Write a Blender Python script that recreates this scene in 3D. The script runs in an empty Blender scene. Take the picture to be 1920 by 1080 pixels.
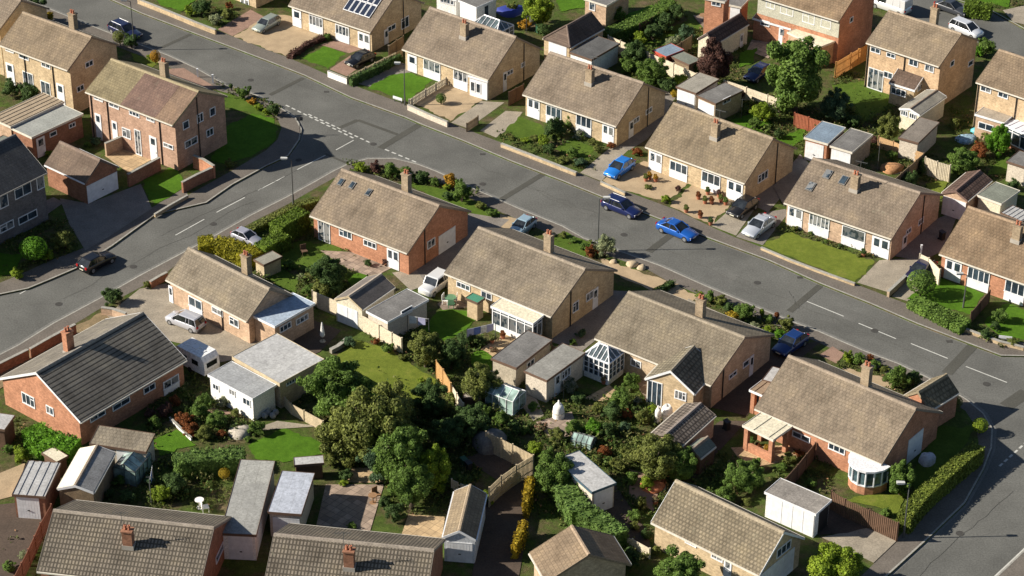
import bpy, math, random
from math import radians, sin, cos, tan, pi, exp
from mathutils import Vector, Matrix
random.seed(7)
SC=bpy.context.scene
COL=SC.collection
# ------------------------------------------------------------ camera model (calibrated from the photograph)
FL=4505.15; PITCH=radians(31.492); ROLL=radians(0.4555); CAMH=108.4
CF=Vector((0,cos(PITCH),-sin(PITCH))); _R=Vector((1,0,0)); _U=Vector((0,sin(PITCH),cos(PITCH)))
CR=_R*cos(ROLL)+_U*sin(ROLL); CU=-_R*sin(ROLL)+_U*cos(ROLL)
CO=Vector((0,0,CAMH))
def ray(x,y): return CF*FL+CR*(x-960)-CU*(y-540)
ZONE={'a':(0,0,2.842),'b':(460,0,2.842),'c':(940,0,2.842),'d':(1420,0,2.842),'e':(0,340,2.842),'f':(460,340,2.842),
'g':(940,340,2.842),'h':(1420,340,2.842),'i':(0,700,2.842),'j':(460,700,2.842),'k':(940,700,2.842),'l':(1420,700,2.842),
'm':(1620,680,2.7),'n':(380,120,4.909),'o':(820,0,5.4),'q':(1240,0,5.4),'r':(1620,150,5.4),'s':(340,580,4.91),'t':(620,560,4.5),
'u':(920,600,4.909),'v':(0,760,4.909),'w':(1360,640,4.909),'x':(960,780,4.909),'y':(0,150,5.684),'z':(100,0,6.0),
'A':(1640,330,4.696),'B':(420,380,4.911),'C':(780,480,4.911),'.':(0,0,1.0)}
def px(p):
    if isinstance(p,str):
        z=p[0]
        if z in ZONE and not z.isdigit():
            a,b=p[1:].split(',')
        else: z='.'; a,b=p.split(',')
        o=ZONE[z]; return (o[0]+float(a)/o[2], o[1]+float(b)/o[2])
    return p
LAND=0.12
def G(p,z=LAND):
    x,y=px(p); d=ray(x,y); t=(z-CO.z)/d.z
    return CO+d*t
# ------------------------------------------------------------ mesh builder
class MB:
    def __init__(s): s.v=[];s.f=[];s.m=[]
    def quad(s,pts,m=0):
        n=len(s.v); s.v+= [tuple(p) for p in pts]; s.f.append(tuple(range(n,n+len(pts)))); s.m.append(m); return s
    def box(s,x0,y0,z0,x1,y1,z1,m=0,M=None):
        n=len(s.v)
        c=[(x0,y0,z0),(x1,y0,z0),(x1,y1,z0),(x0,y1,z0),(x0,y0,z1),(x1,y0,z1),(x1,y1,z1),(x0,y1,z1)]
        if M: c=[tuple(M@Vector(q)) for q in c]
        s.v+=c
        for f in ((0,3,2,1),(4,5,6,7),(0,1,5,4),(1,2,6,5),(2,3,7,6),(3,0,4,7)): s.f.append(tuple(n+i for i in f)); s.m.append(m)
        return s
    def prism(s,poly,d,m=0):
        """poly: list of Vectors (planar, ccw seen from outside along +d side), extruded by vector d"""
        n=len(s.v);k=len(poly); d=Vector(d)
        s.v+=[tuple(p) for p in poly]+[tuple(Vector(p)+d) for p in poly]
        s.f.append(tuple(reversed(range(n,n+k)))); s.m.append(m)
        s.f.append(tuple(range(n+k,n+2*k))); s.m.append(m)
        for i in range(k):
            j=(i+1)%k; s.f.append((n+i,n+j,n+k+j,n+k+i)); s.m.append(m)
        return s
    def tube(s,a,b,r0,r1=None,seg=8,m=0,cap=True):
        r1=r0 if r1 is None else r1; a=Vector(a);b=Vector(b); ax=(b-a).normalized()
        t=Vector((0,0,1)) if abs(ax.z)<.9 else Vector((1,0,0)); u=ax.cross(t).normalized(); w=ax.cross(u)
        n=len(s.v)
        for c,r in ((a,r0),(b,r1)):
            for i in range(seg):
                q=2*pi*i/seg; s.v.append(tuple(c+u*cos(q)*r+w*sin(q)*r))
        for i in range(seg):
            j=(i+1)%seg; s.f.append((n+i,n+seg+i,n+seg+j,n+j)); s.m.append(m)
        if cap:
            s.f.append(tuple(range(n,n+seg))); s.m.append(m); s.f.append(tuple(reversed(range(n+seg,n+2*seg)))); s.m.append(m)
        return s
    def lathe(s,prof,seg=12,c=(0,0,0),m=0):
        n=len(s.v);k=len(prof)
        for r,z in prof:
            for i in range(seg):
                q=2*pi*i/seg; s.v.append((c[0]+r*cos(q),c[1]+r*sin(q),c[2]+z))
        for j in range(k-1):
            for i in range(seg):
                i2=(i+1)%seg; s.f.append((n+j*seg+i,n+j*seg+i2,n+(j+1)*seg+i2,n+(j+1)*seg+i)); s.m.append(m)
        return s
    def build(s,name,mats,parent=None,smooth=False,loc=None):
        me=bpy.data.meshes.new(name); me.from_pydata(s.v,[],s.f)
        if not isinstance(mats,(list,tuple)): mats=[mats]
        for mt in mats: me.materials.append(mt)
        if len(mats)>1: me.polygons.foreach_set('material_index',s.m)
        if smooth: me.polygons.foreach_set('use_smooth',[True]*len(s.f))
        me.update()
        o=bpy.data.objects.new(name,me); COL.objects.link(o)
        if parent: o.parent=parent
        if loc is not None: o.location=loc
        return o
def tag(o,label=None,cat=None,group=None,kind=None):
    if label: o['label']=label
    if cat: o['category']=cat
    if group: o['group']=group
    if kind: o['kind']=kind
    return o
def empty(name,label,cat,loc,rz=0,group=None):
    o=bpy.data.objects.new(name,None); COL.objects.link(o); o.location=loc; o.rotation_euler=(0,0,rz); o.empty_display_size=.3
    return tag(o,label,cat,group)
def copy_thing(src,label=None,loc=None,rz=None,scale=None,group=None):
    r=src.copy(); COL.objects.link(r)
    if loc is not None: r.location=loc
    if rz is not None: r.rotation_euler=(0,0,rz)
    if scale is not None: r.scale=scale
    if label: r['label']=label
    if group: r['group']=group
    for c in list(src.children):
        d=c.copy(); COL.objects.link(d); d.parent=r
        for g in list(c.children):
            e=g.copy(); COL.objects.link(e); e.parent=d
    return r
# ------------------------------------------------------------ materials
MC={}
def nt(name):
    m=bpy.data.materials.new(name); m.use_nodes=True; t=m.node_tree; b=t.nodes['Principled BSDF']; return m,t,b
def N(t,k,**kw):
    n=t.nodes.new(k)
    for a,v in kw.items():
        if a.startswith('i_'): n.inputs[a[2:].replace('_',' ')].default_value=v
        else: setattr(n,a,v)
    return n
def ramp(t,fac,stops):
    r=N(t,'ShaderNodeValToRGB'); e=r.color_ramp.elements
    while len(e)<len(stops): e.new(.5)
    for i,(p,c) in enumerate(stops): e[i].position=p; e[i].color=(*c,1)
    t.links.new(fac,r.inputs[0]); return r.outputs[0]
def mixc(t,fac,a,b,mode='MIX'):
    m=N(t,'ShaderNodeMix',data_type='RGBA',blend_type=mode)
    for s,v in ((0,fac),(6,a),(7,b)):
        if hasattr(v,'is_linked') or hasattr(v,'links'): t.links.new(v,m.inputs[s])
        else: m.inputs[s].default_value=(*v,1) if isinstance(v,tuple) else v
    return m.outputs[2]
def noise(t,co,scale,detail=4,rough=.6):
    n=N(t,'ShaderNodeTexNoise'); n.inputs['Scale'].default_value=scale; n.inputs['Detail'].default_value=detail; n.inputs['Roughness'].default_value=rough
    t.links.new(co,n.inputs['Vector']); return n.outputs['Fac']
def bump(t,b,h,dist,strength=.6):
    n=N(t,'ShaderNodeBump'); n.inputs['Strength'].default_value=strength; n.inputs['Distance'].default_value=dist
    t.links.new(h,n.inputs['Height']); t.links.new(n.outputs[0],b.inputs['Normal'])
def mul(c,k): return tuple(min(1,x*k) for x in c)
def mottled(name,c,var=.25,s1=.6,s2=9,rough=.9,bd=.01,c2=None,spec=.3,coord='Object'):
    key=('mot',name,c,var)
    if key in MC: return MC[key]
    m,t,b=nt(name); co=N(t,'ShaderNodeTexCoord').outputs[coord]
    n1=noise(t,co,s1,5); n2=noise(t,co,s2,6,.7)
    base=ramp(t,n1,[(.32,mul(c,1-var)),(.68,c2 or mul(c,1+var))])
    fin=ramp(t,n2,[(.3,(.55,.55,.55)),(.7,(1.4,1.4,1.4))])
    out=mixc(t,.75,base,fin,'MULTIPLY')
    if 'felt' in name or 'roofing' in name:
        br=N(t,'ShaderNodeTexBrick'); t.links.new(co,br.inputs['Vector']); br.inputs['Color1'].default_value=(.9,.9,.9,1); br.inputs['Color2'].default_value=(1.08,1.08,1.06,1); br.inputs['Mortar'].default_value=(.78,.77,.75,1)
        br.inputs['Scale'].default_value=1; br.inputs['Brick Width'].default_value=.95; br.inputs['Row Height'].default_value=3.1; br.inputs['Mortar Size'].default_value=.022; br.offset=.35
        out=mixc(t,1.0,out,br.outputs[0],'MULTIPLY'); n4=noise(t,co,.9,3,.5); out=mixc(t,ramp(t,n4,[(.5,(0,0,0)),(.56,(.22,.22,.22)),(.6,(.05,.05,.05)),(.75,(.2,.2,.2))]),out,mul(c,.55))
    t.links.new(out,b.inputs['Base Color']); b.inputs['Roughness'].default_value=rough; b.inputs['Specular IOR Level'].default_value=spec
    if bd: bump(t,b,n2,bd)
    MC[key]=m; return m
def paint(name,c,rough=.5,metal=0,spec=.5,dirt=.08):
    key=('paint',name,c,rough)
    if key in MC: return MC[key]
    m,t,b=nt(name); co=N(t,'ShaderNodeTexCoord').outputs['Object']
    n1=noise(t,co,2.5,4)
    t.links.new(ramp(t,n1,[(.3,mul(c,1-dirt*2)),(.65,mul(c,1+dirt*.5))]),b.inputs['Base Color'])
    b.inputs['Roughness'].default_value=rough; b.inputs['Metallic'].default_value=metal; b.inputs['Specular IOR Level'].default_value=spec
    MC[key]=m; return m
def carpaint(name,c):
    key=('car',c)
    if key in MC: return MC[key]
    m,t,b=nt(name); b.inputs['Base Color'].default_value=(*c,1); b.inputs['Roughness'].default_value=.32; b.inputs['Metallic'].default_value=.25
    b.inputs['Coat Weight'].default_value=.7; b.inputs['Coat Roughness'].default_value=.06; MC[key]=m; return m
def glassm(name='window_glass',c=(.02,.03,.04),rough=.08):
    key=('glass',name,c)
    if key in MC: return MC[key]
    m,t,b=nt(name); co=N(t,'ShaderNodeTexCoord').outputs['Object']
    n1=noise(t,co,1.3,2)
    o=ramp(t,n1,[(.42,c),(.62,mul(c,2.2))])
    if name=='window_glass':
        oi=N(t,'ShaderNodeObjectInfo'); n2=noise(t,co,2.2,1); cur=ramp(t,n2,[(.44,(0,0,0)),(.5,(1,1,1))])
        sel=ramp(t,oi.outputs['Random'],[(.0,(0,0,0)),(.5,(0,0,0)),(.52,(.55,.55,.55)),(1,(.95,.95,.95))]); mm=N(t,'ShaderNodeMath',operation='MULTIPLY'); t.links.new(cur,mm.inputs[0]); t.links.new(sel,mm.inputs[1])
        o=mixc(t,mm.outputs[0],o,(.24,.24,.235))
    t.links.new(o,b.inputs['Base Color'])
    b.inputs['Roughness'].default_value=rough; b.inputs['Specular IOR Level'].default_value=.8; MC[key]=m; return m
def brick(name,c,c2=None):
    key=('brick',name,c)
    if key in MC: return MC[key]
    m,t,b=nt(name); tc=N(t,'ShaderNodeTexCoord').outputs['Object']
    sp=N(t,'ShaderNodeSeparateXYZ'); t.links.new(tc,sp.inputs[0])
    ad=N(t,'ShaderNodeMath',operation='ADD'); t.links.new(sp.outputs[0],ad.inputs[0]); t.links.new(sp.outputs[1],ad.inputs[1])
    cb=N(t,'ShaderNodeCombineXYZ'); t.links.new(ad.outputs[0],cb.inputs[0]); t.links.new(sp.outputs[2],cb.inputs[1])
    br=N(t,'ShaderNodeTexBrick'); t.links.new(cb.outputs[0],br.inputs['Vector'])
    br.inputs['Color1'].default_value=(*mul(c,.82),1); br.inputs['Color2'].default_value=(*(c2 or mul(c,1.15)),1); br.inputs['Mortar'].default_value=(*mul(c,.75),1)
    br.inputs['Scale'].default_value=1; br.inputs['Brick Width'].default_value=.225; br.inputs['Row Height'].default_value=.075; br.inputs['Mortar Size'].default_value=.008
    n1=noise(t,tc,.9,5); fin=ramp(t,n1,[(.3,(.78,.76,.74)),(.7,(1.15,1.15,1.15))])
    n2=noise(t,tc,5,4); fin2=ramp(t,n2,[(.3,(.8,.8,.8)),(.7,(1.15,1.15,1.15))])
    t.links.new(mixc(t,1.0,mixc(t,1.0,br.outputs[0],fin,'MULTIPLY'),fin2,'MULTIPLY'),b.inputs['Base Color']); b.inputs['Roughness'].default_value=.92
    b.inputs['Specular IOR Level'].default_value=.2
    MC[key]=m; return m
def tiles(name,c,p,contrast=.5,rowh=.3,tw=.3,mort=None,c3=None,lich=.5,bd=.03,seed=0,msz=.035,off=.5):
    key=('tile',name,c,round(p,2),contrast,seed)
    if key in MC: return MC[key]
    m,t,b=nt(name); tc=N(t,'ShaderNodeTexCoord').outputs['Object']
    sp=N(t,'ShaderNodeSeparateXYZ'); t.links.new(tc,sp.inputs[0])
    dv=N(t,'ShaderNodeMath',operation='MULTIPLY'); t.links.new(sp.outputs[2],dv.inputs[0]); dv.inputs[1].default_value=1/max(.1,sin(p))
    cb=N(t,'ShaderNodeCombineXYZ'); t.links.new(sp.outputs[0],cb.inputs[0]); t.links.new(dv.outputs[0],cb.inputs[1])
    br=N(t,'ShaderNodeTexBrick'); br.offset=off; t.links.new(cb.outputs[0],br.inputs['Vector'])
    br.inputs['Color1'].default_value=(*mul(c,1-contrast*.35),1); br.inputs['Color2'].default_value=(*mul(c,1+contrast*.3),1); br.inputs['Mortar'].default_value=(*(mort or mul(c,1-contrast*.8)),1)
    br.inputs['Scale'].default_value=1; br.inputs['Brick Width'].default_value=tw; br.inputs['Row Height'].default_value=rowh; br.inputs['Mortar Size'].default_value=msz
    br.inputs['Mortar Smooth'].default_value=.4
    mp=N(t,'ShaderNodeMapping'); t.links.new(tc,mp.inputs[0]); mp.inputs['Location'].default_value=(seed*7.3,seed*3.1,seed)
    n1=noise(t,mp.outputs[0],.45,6,.65); fin=ramp(t,n1,[(.3,(.66,.65,.63)),(.5,(1,1,1)),(.7,(1.26,1.24,1.15))])
    n2=noise(t,mp.outputs[0],3.2,5,.75); patch=ramp(t,n2,[(.62,(0,0,0)),(.72,(lich,lich,lich))])
    n3=noise(t,mp.outputs[0],7,4,.85); grain=ramp(t,n3,[(.3,(.74,.74,.74)),(.7,(1.25,1.25,1.25))])
    out=mixc(t,1.0,br.outputs[0],fin,'MULTIPLY'); out=mixc(t,.9,out,grain,'MULTIPLY')
    out=mixc(t,patch,out,c3 or mul(c,.5))
    st=N(t,'ShaderNodeMapping'); t.links.new(tc,st.inputs[0]); st.inputs['Scale'].default_value=(2.4,.35,.35); st.inputs['Location'].default_value=(seed*3.3,0,seed)
    n5=noise(t,st.outputs[0],1.5,4,.6); out=mixc(t,.8,out,ramp(t,n5,[(.35,(.8,.8,.78)),(.6,(1.08,1.07,1.03))]),'MULTIPLY')
    n6=noise(t,mp.outputs[0],1.1,6,.8); out=mixc(t,ramp(t,n6,[(.60,(0,0,0)),(.68,(.35,.35,.35))]),out,mul((.27,.26,.19),.95))
    t.links.new(out,b.inputs['Base Color']); b.inputs['Roughness'].default_value=.88; b.inputs['Specular IOR Level'].default_value=.2
    bump(t,b,br.outputs[1],bd,-.5 if False else .5)
    b.inputs['Normal'].links[0].from_node.invert=True
    MC[key]=m; return m
def leafm(name,c,c2=None,c0=None):
    key=('leaf',name,c)
    if key in MC: return MC[key]
    m,t,b=nt(name); g=N(t,'ShaderNodeNewGeometry')
    co=N(t,'ShaderNodeTexCoord').outputs['Object']
    rc=ramp(t,g.outputs['Random Per Island'],[(0,c0 or mul(c,.55)),(.5,c),(1,c2 or mul(c,1.55))])
    n1=noise(t,co,1.6,4); f=ramp(t,n1,[(.3,(.72,.78,.72)),(.7,(1.25,1.2,1.1))])
    lc=mixc(t,1.0,rc,f,'MULTIPLY'); t.links.new(lc,b.inputs['Base Color']); b.inputs['Roughness'].default_value=.65; b.inputs['Specular IOR Level'].default_value=.15
    tr=N(t,'ShaderNodeBsdfTranslucent'); t.links.new(lc,tr.inputs['Color']); ms=N(t,'ShaderNodeMixShader'); ms.inputs[0].default_value=.3
    out=next(n for n in t.nodes if n.type=='OUTPUT_MATERIAL'); t.links.new(b.outputs[0],ms.inputs[1]); t.links.new(tr.outputs[0],ms.inputs[2]); t.links.new(ms.outputs[0],out.inputs['Surface'])
    MC[key]=m; return m
def grass(name,c,c2=None,stripe=0):
    key=('grass',name,c)
    if key in MC: return MC[key]
    m,t,b=nt(name); co=N(t,'ShaderNodeTexCoord').outputs['Object']
    n1=noise(t,co,.5,6,.7); n2=noise(t,co,14,5,.8); n3=noise(t,co,3,4,.7)
    base=ramp(t,n1,[(.3,mul(c,.78)),(.55,c),(.75,c2 or mul(c,1.3))])
    out=mixc(t,.8,base,ramp(t,n2,[(.3,(.5,.55,.5)),(.7,(1.45,1.4,1.4))]),'MULTIPLY')
    out=mixc(t,.6,out,ramp(t,n3,[(.35,(.7,.75,.7)),(.65,(1.2,1.15,1.1))]),'MULTIPLY')
    t.links.new(out,b.inputs['Base Color']); b.inputs['Roughness'].default_value=.95; b.inputs['Specular IOR Level'].default_value=.1
    bump(t,b,n2,.05,.7); MC[key]=m; return m
def soilm(name):
    m,t,b=nt(name); co=N(t,'ShaderNodeTexCoord').outputs['Object']
    n1=noise(t,co,.35,6,.75); n2=noise(t,co,9,6,.85); n3=noise(t,co,1.7,5,.8)
    base=ramp(t,n1,[(.34,(.125,.095,.06)),(.46,(.085,.085,.035)),(.56,(.06,.095,.02)),(.7,(.095,.125,.03))])
    o=mixc(t,.9,base,ramp(t,n2,[(.3,(.4,.42,.4)),(.7,(1.6,1.55,1.5))]),'MULTIPLY'); o=mixc(t,.8,o,ramp(t,n3,[(.35,(.6,.6,.6)),(.65,(1.3,1.3,1.25))]),'MULTIPLY')
    t.links.new(o,b.inputs['Base Color']); b.inputs['Roughness'].default_value=.95; b.inputs['Specular IOR Level'].default_value=.1; bump(t,b,n2,.08,.8); return m
def slabs(name,c,s=.6,contrast=.3):
    key=('slab',name,c)
    if key in MC: return MC[key]
    m,t,b=nt(name); co=N(t,'ShaderNodeTexCoord').outputs['Object']
    mp=N(t,'ShaderNodeMapping'); mp.inputs['Rotation'].default_value=(0,0,radians(38)); t.links.new(co,mp.inputs[0])
    br=N(t,'ShaderNodeTexBrick'); t.links.new(mp.outputs[0],br.inputs['Vector']); br.offset=0
    br.inputs['Color1'].default_value=(*mul(c,1-contrast),1); br.inputs['Color2'].default_value=(*mul(c,1+contrast),1); br.inputs['Mortar'].default_value=(*mul(c,.5),1)
    br.inputs['Scale'].default_value=1; br.inputs['Brick Width'].default_value=s; br.inputs['Row Height'].default_value=s; br.inputs['Mortar Size'].default_value=.02
    n1=noise(t,co,2,5,.7)
    t.links.new(mixc(t,1.0,br.outputs[0],ramp(t,n1,[(.3,(.7,.7,.7)),(.7,(1.2,1.2,1.2))]),'MULTIPLY'),b.inputs['Base Color']); b.inputs['Roughness'].default_value=.9
    MC[key]=m; return m
# colours
TAN=(.192,.154,.12); TAN2=(.19,.15,.105)
M_white=paint('white_upvc',(.72,.73,.75),.4); M_glass=glassm(); M_brickY=brick('buff_brick',(.50,.39,.25)); M_brickP=brick('pale_brown_brick',(.46,.36,.25))
M_brickO=brick('orange_brick',(.44,.215,.13)); M_brickR=brick('red_brown_brick',(.30,.15,.095)); M_brickOr=brick('salmon_brick',(.49,.35,.245))
M_cream=mottled('cream_render',(.60,.55,.42),.08,1,8); M_greyflat=mottled('grey_felt',(.17,.165,.16),.22,.7,6); M_dkfelt=mottled('dark_felt',(.10,.10,.10),.2,.7,6)
M_paleflat=mottled('pale_roofing',(.42,.42,.42),.1,.5,5); M_lilac=mottled('bluish_roofing',(.40,.43,.50),.1,.5,5)
M_concp=mottled('concrete_panel',(.40,.35,.27),.12,1.2,7)
M_wood=mottled('weathered_wood',(.20,.145,.09),.2,1.5,12); M_woodp=mottled('pale_wood',(.44,.36,.24),.15,1.5,10); M_woodo=mottled('orange_wood',(.50,.25,.08),.15,1.5,10)
M_dkwood=mottled('brown_wood',(.12,.07,.045),.2,1.5,12)
M_lead=paint('lead_flashing',(.36,.33,.29),.6); M_pot=paint('clay_pot',(.36,.13,.07),.8); M_black=paint('black_plastic',(.02,.02,.022),.4)
M_rubber=paint('rubber',(.015,.015,.015),.8); M_steel=paint('galvanised_steel',(.10,.105,.105),.5,.3); M_alu=paint('alloy',(.45,.46,.48),.35,.7)
M_fascia=paint('cream_fascia',(.62,.58,.50),.6); M_brownf=paint('brown_fascia',(.13,.08,.055),.6)
# ------------------------------------------------------------ ground, roads
def clip(pts): return pts
def sheet(name,mat,pts,z,z0=None):
    """flat ground polygon; with z0 it becomes a raised block"""
    P=[G(p,z) for p in pts]
    # orientation
    ar=sum(P[i].x*P[(i+1)%len(P)].y-P[(i+1)%len(P)].x*P[i].y for i in range(len(P)))
    if ar<0: P.reverse()
    b=MB()
    if z0 is None: b.quad(P)
    else: b.prism([Vector((p.x,p.y,z0)) for p in P],(0,0,z-z0))
    o=b.build(name,mat); tag(o,kind='structure'); return o
def strip(name,mat,pts,w,z,h=0,side=0,z0=None):
    """ribbon of width w along a pixel polyline; side +1: entirely left, -1: right, 0: centred"""
    P=[G(p,z) for p in pts]; L=[];Rr=[]
    for i,p in enumerate(P):
        a=P[max(0,i-1)];c=P[min(len(P)-1,i+1)]; d=(c-a); d.z=0; d.normalize(); n=Vector((-d.y,d.x,0))
        l,r=(w/2,w/2) if side==0 else ((w,0) if side>0 else (0,w))
        L.append(p+n*l); Rr.append(p-n*r)
    b=MB()
    for i in range(len(P)-1):
        if h: b.prism([Rr[i],Rr[i+1],L[i+1],L[i]],(0,0,h))
        else: b.quad([Rr[i],Rr[i+1],L[i+1],L[i]])
    o=b.build(name,mat); tag(o,kind='structure'); return o
def dashes(name,mat,segs,w,z):
    b=MB()
    for a,c in segs:
        A=G(a,z);C=G(c,z); d=(C-A).normalized(); n=Vector((-d.y,d.x,0))*w/2
        b.quad([A-n,C-n,C+n,A+n])
    return tag(b.build(name,mat),kind='structure')
M_asph=mottled('asphalt',(.106,.106,.098),.2,.22,7,.95,.004); M_asphd=mottled('asphalt_patch',(.066,.065,.056),.12,.3,8,.95,.003)
M_pave=mottled('footway_asphalt',(.128,.112,.096),.15,.4,7,.95,.004); M_kerb=mottled('kerb_concrete',(.29,.28,.25),.12,1,6,.9,.003)
M_gut=mottled('gutter_band',(.15,.148,.138),.1,1,6,.9,.003)
M_soil=soilm('garden_soil'); M_gravel=mottled('tan_gravel',(.36,.27,.17),.14,1,14,.95,.01)
M_conc=mottled('concrete_drive',(.27,.235,.185),.16,.8,8,.92,.004); M_concg=mottled('grey_concrete',(.19,.17,.15),.15,.8,8,.92,.004)
M_bpave=mottled('brick_paving',(.25,.16,.12),.15,1.4,12,.92,.004); M_slab=slabs('patio_slabs',(.29,.22,.17)); M_slabt=slabs('tan_slabs',(.42,.30,.17),.6,.15)
M_line=mottled('road_paint',(.46,.46,.43),.1,2,12,.8,0)
LB=(.065,.125,.012)
M_lawn=grass('lawn_grass',(.075,.125,.018),(.11,.16,.03)); M_lawnb=grass('bright_lawn',(.07,.155,.012),(.09,.19,.02)); M_lawny=grass('dry_lawn',(.135,.17,.026),(.195,.20,.045))
M_sand=grass('dry_verge',(.24,.18,.11),(.30,.23,.14)); M_drk=mottled('dark_shaded_tarmac',(.075,.055,.042),.15,.6,8,.95,.004)  # dark tarmac; its tone also paints shade onto the narrow garage's drive

g=MB(); S=900; g.quad([(-S,-S,-.03),(S,-S,-.03),(S,S+400,-.03),(-S,S+400,-.03)]); tag(g.build('ground',mottled('far_ground',(.07,.075,.04),.2,.05,.5)),kind='structure')
sheet('road',M_asph,['-700,-400','2500,-400','2500,1400','-700,1400'],0)
KN=['60,-90','165,-22','209,0','267,26','500,114','569,141','657,183','759,220','791,234','868,264','960,303','1056,340','1130,370','1221,405','1327,446','1440,488','1536,531','1631,569','1719,607','1818,645','1877,667','1935,668','1990,640','2100,560']
KS_W=['-300,-140','-100,-62','40,-5','127,30','197,58','317,104','369,128','426,160','481,178','530,204','556,222','566,242','562,262','541,292','500,311','436,346','387,380','292,402','211,461','150,500','99,522','53,541','0,552','-150,590','-300,640']
KC=['-300,790','-120,712','0,664','35,646','99,606','192,556','225,537','262,516','330,480','405,440','470,403','541,367','590,340','625,320','655,306','690,297','740,297','785,308','819,321','886,352','979,393','1056,424','1095,446','1239,498','1327,537','1440,584','1487,603','1536,621','1617,656','1684,681','1737,706','1775,725','1815,750','1845,775','1862,805','1860,840','1845,880','1810,943','1735,1015','1668,1076','1560,1175']
NE=['2100,170','1990,132','1920,110','1850,86','1742,46','1655,14','1600,-14','1400,-90']
sheet('north_block_land',M_soil,KN+NE+['1000,-330','0,-330'],LAND,-.02)
sheet('west_block_land',M_soil,KS_W+['-500,600','-500,-140'],LAND,-.02)
sheet('central_block_land',M_soil,KC+['1500,1300','-400,1300','-500,900'],LAND,-.02)
sheet('northeast_block_land',M_soil,['1680,-60','1782,-4','1860,21','1920,54','2100,125','2300,-200','1700,-330'],LAND,-.02)
KSE=['1780,1160','1868,1080','1917,1034','2000,955','2100,850']
sheet('southeast_block_land',M_pave,KSE+['2300,1000','2100,1300'],LAND,-.02)
# footways
BN=['2100,520','1990,612','1935,644','1874,637','1800,611','1701,570','1603,532','1427,463','1376,444','1331,424','1267,393','1126,341','1081,322','1010,294','940,267','907,255','840,229','763,197','650,155','536,106','500,93','405,56','259,0','220,-16','60,-90']
sheet('north_footway',M_pave,KN[:]+BN[:-1],LAND+.004)
BW=['-500,660','-300,618','-150,568','0,530','35,516','88,491','151,467','208,440','285,389','348,351','352,366','440,317','500,281','520,262','528,240','520,222','495,200','440,178','410,170','350,142','300,118','200,80','120,47','40,12','-100,-45','-300,-125']
sheet('west_footway',M_pave,KS_W+['-500,700']+BW,LAND+.004)
BC=['1520,1175','1640,1055','1680,1012','1700,990','1770,920','1828,850','1835,830','1830,800','1810,770','1770,745','1700,712','1660,700','1610,677','1530,640','1480,620','1300,548','1250,526','1210,503','1100,466','1015,431','940,398','900,380','850,356','800,335','740,312','700,308','655,318','600,348','541,382','470,418','405,456','355,476','311,512','267,537','190,577','141,607','53,657','0,681','-120,735','-300,810']
sheet('central_footway',M_pave,KC+BC,LAND+.004)
for nm,K,sd in (('kerb',KN,1),('kerb',KS_W,-1),('kerb',KC,-1)):
    strip(nm,M_kerb,K,.14,LAND-.02,.03,sd)
    strip('gutter',M_gut,K,.28,.004,0,-sd)
strip('kerb',M_kerb,KSE,.14,LAND-.02,.03,-1); strip('gutter',M_line,KSE,.12,.008,0,1)
strip('kerb',M_kerb,['1782,-4','1860,21','1920,54','2100,125'],.14,LAND-.02,.03,1)
# road paint
def row(a,b,n,fill=.6):
    a=px(a);b=px(b); out=[]
    for i in range(n):
        t0=i/n;t1=(i+fill)/n
        out.append(((a[0]+(b[0]-a[0])*t0,a[1]+(b[1]-a[1])*t0),(a[0]+(b[0]-a[0])*t1,a[1]+(b[1]-a[1])*t1)))
    return out
dashes('centre_line_marking',M_line,[('1513,565','1582,593'),('1610,606','1680,635'),('1708,644','1777,672'),('1811,687','1888,717'),
 ('483,357','534,331'),('557,318','610,291'),('406,398','459,370'),('329,441','383,411'),('37,551','55,541'),('630,281','663,263')],.11,.008)
dashes('give_way_marking',M_line,row('536,197','667,261',12)+row('578,214','708,274',12)+row('722,280','785,306',5)+row('1874,874','1930,824',6),.17,.008)
for a,b,w in (('506,178','569,146',.5),('713,278','787,233',.75),('636,240','671,225',.5),('940,374','1017,327',.6),('1216,472','1257,441',.7),('1480,584','1538,535',.6),('1775,700','1825,647',.9),('303,89','358,64',.45),('1886,762','1925,735',1.2)):
    strip('road_patch',M_asphd,[a,b],w,.012)
strip('road_patch',M_asphd,['671,225','745,252'],.4,.016); strip('road_patch',M_asphd,['609,288','660,310'],.3,.012)
sheet('road_patch',M_asphd,['1300,528','1330,512','1345,530','1335,545'],.012) if False else None
EXC=[]
def S(mat,pts,nm,l=0):
    EXC.append([(q.x,q.y) for q in (G(a) for a in pts.split())])
    P=[G(a) for a in pts.split()]
    if nm in('lawn','verge','gravel_yard'):
        rn=random.Random(len(pts)+l); Q=[]
        for i,a in enumerate(P):
            b_=P[(i+1)%len(P)]; d=b_-a; k=max(1,int(d.length/.35)); n=Vector((-d.y,d.x,0)).normalized()
            for j in range(k): Q.append(a+d*(j/k)+n*(rn.gauss(0,.06)+.10*sin(j*.8+i)) if j else a)
        P=Q
    z=LAND+.008+.004*l+.0005*len(EXC); ar=sum(P[i].x*P[(i+1)%len(P)].y-P[(i+1)%len(P)].x*P[i].y for i in range(len(P)))
    if ar<0: P.reverse()
    return tag(MB().quad([(q.x,q.y,z) for q in P]).build(nm,mat),kind='structure')
S(M_bpave,'408,55 436,68 500,34 470,18','driveway'); S(M_gravel,'438,69 535,105 606,63 545,30 508,26','gravel_yard',1)
S(M_lawnb,'566,109 611,86 648,100 615,129','lawn'); S(M_bpave,'618,130 657,104 706,104 650,143','driveway'); S(M_bpave,'600,84 640,72 690,88 655,100','path')
S(M_concg,'656,153 740,112 785,130 694,163','driveway'); S(M_lawnb,'690,164 730,142 765,136 812,150 765,190','lawn',1)
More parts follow.
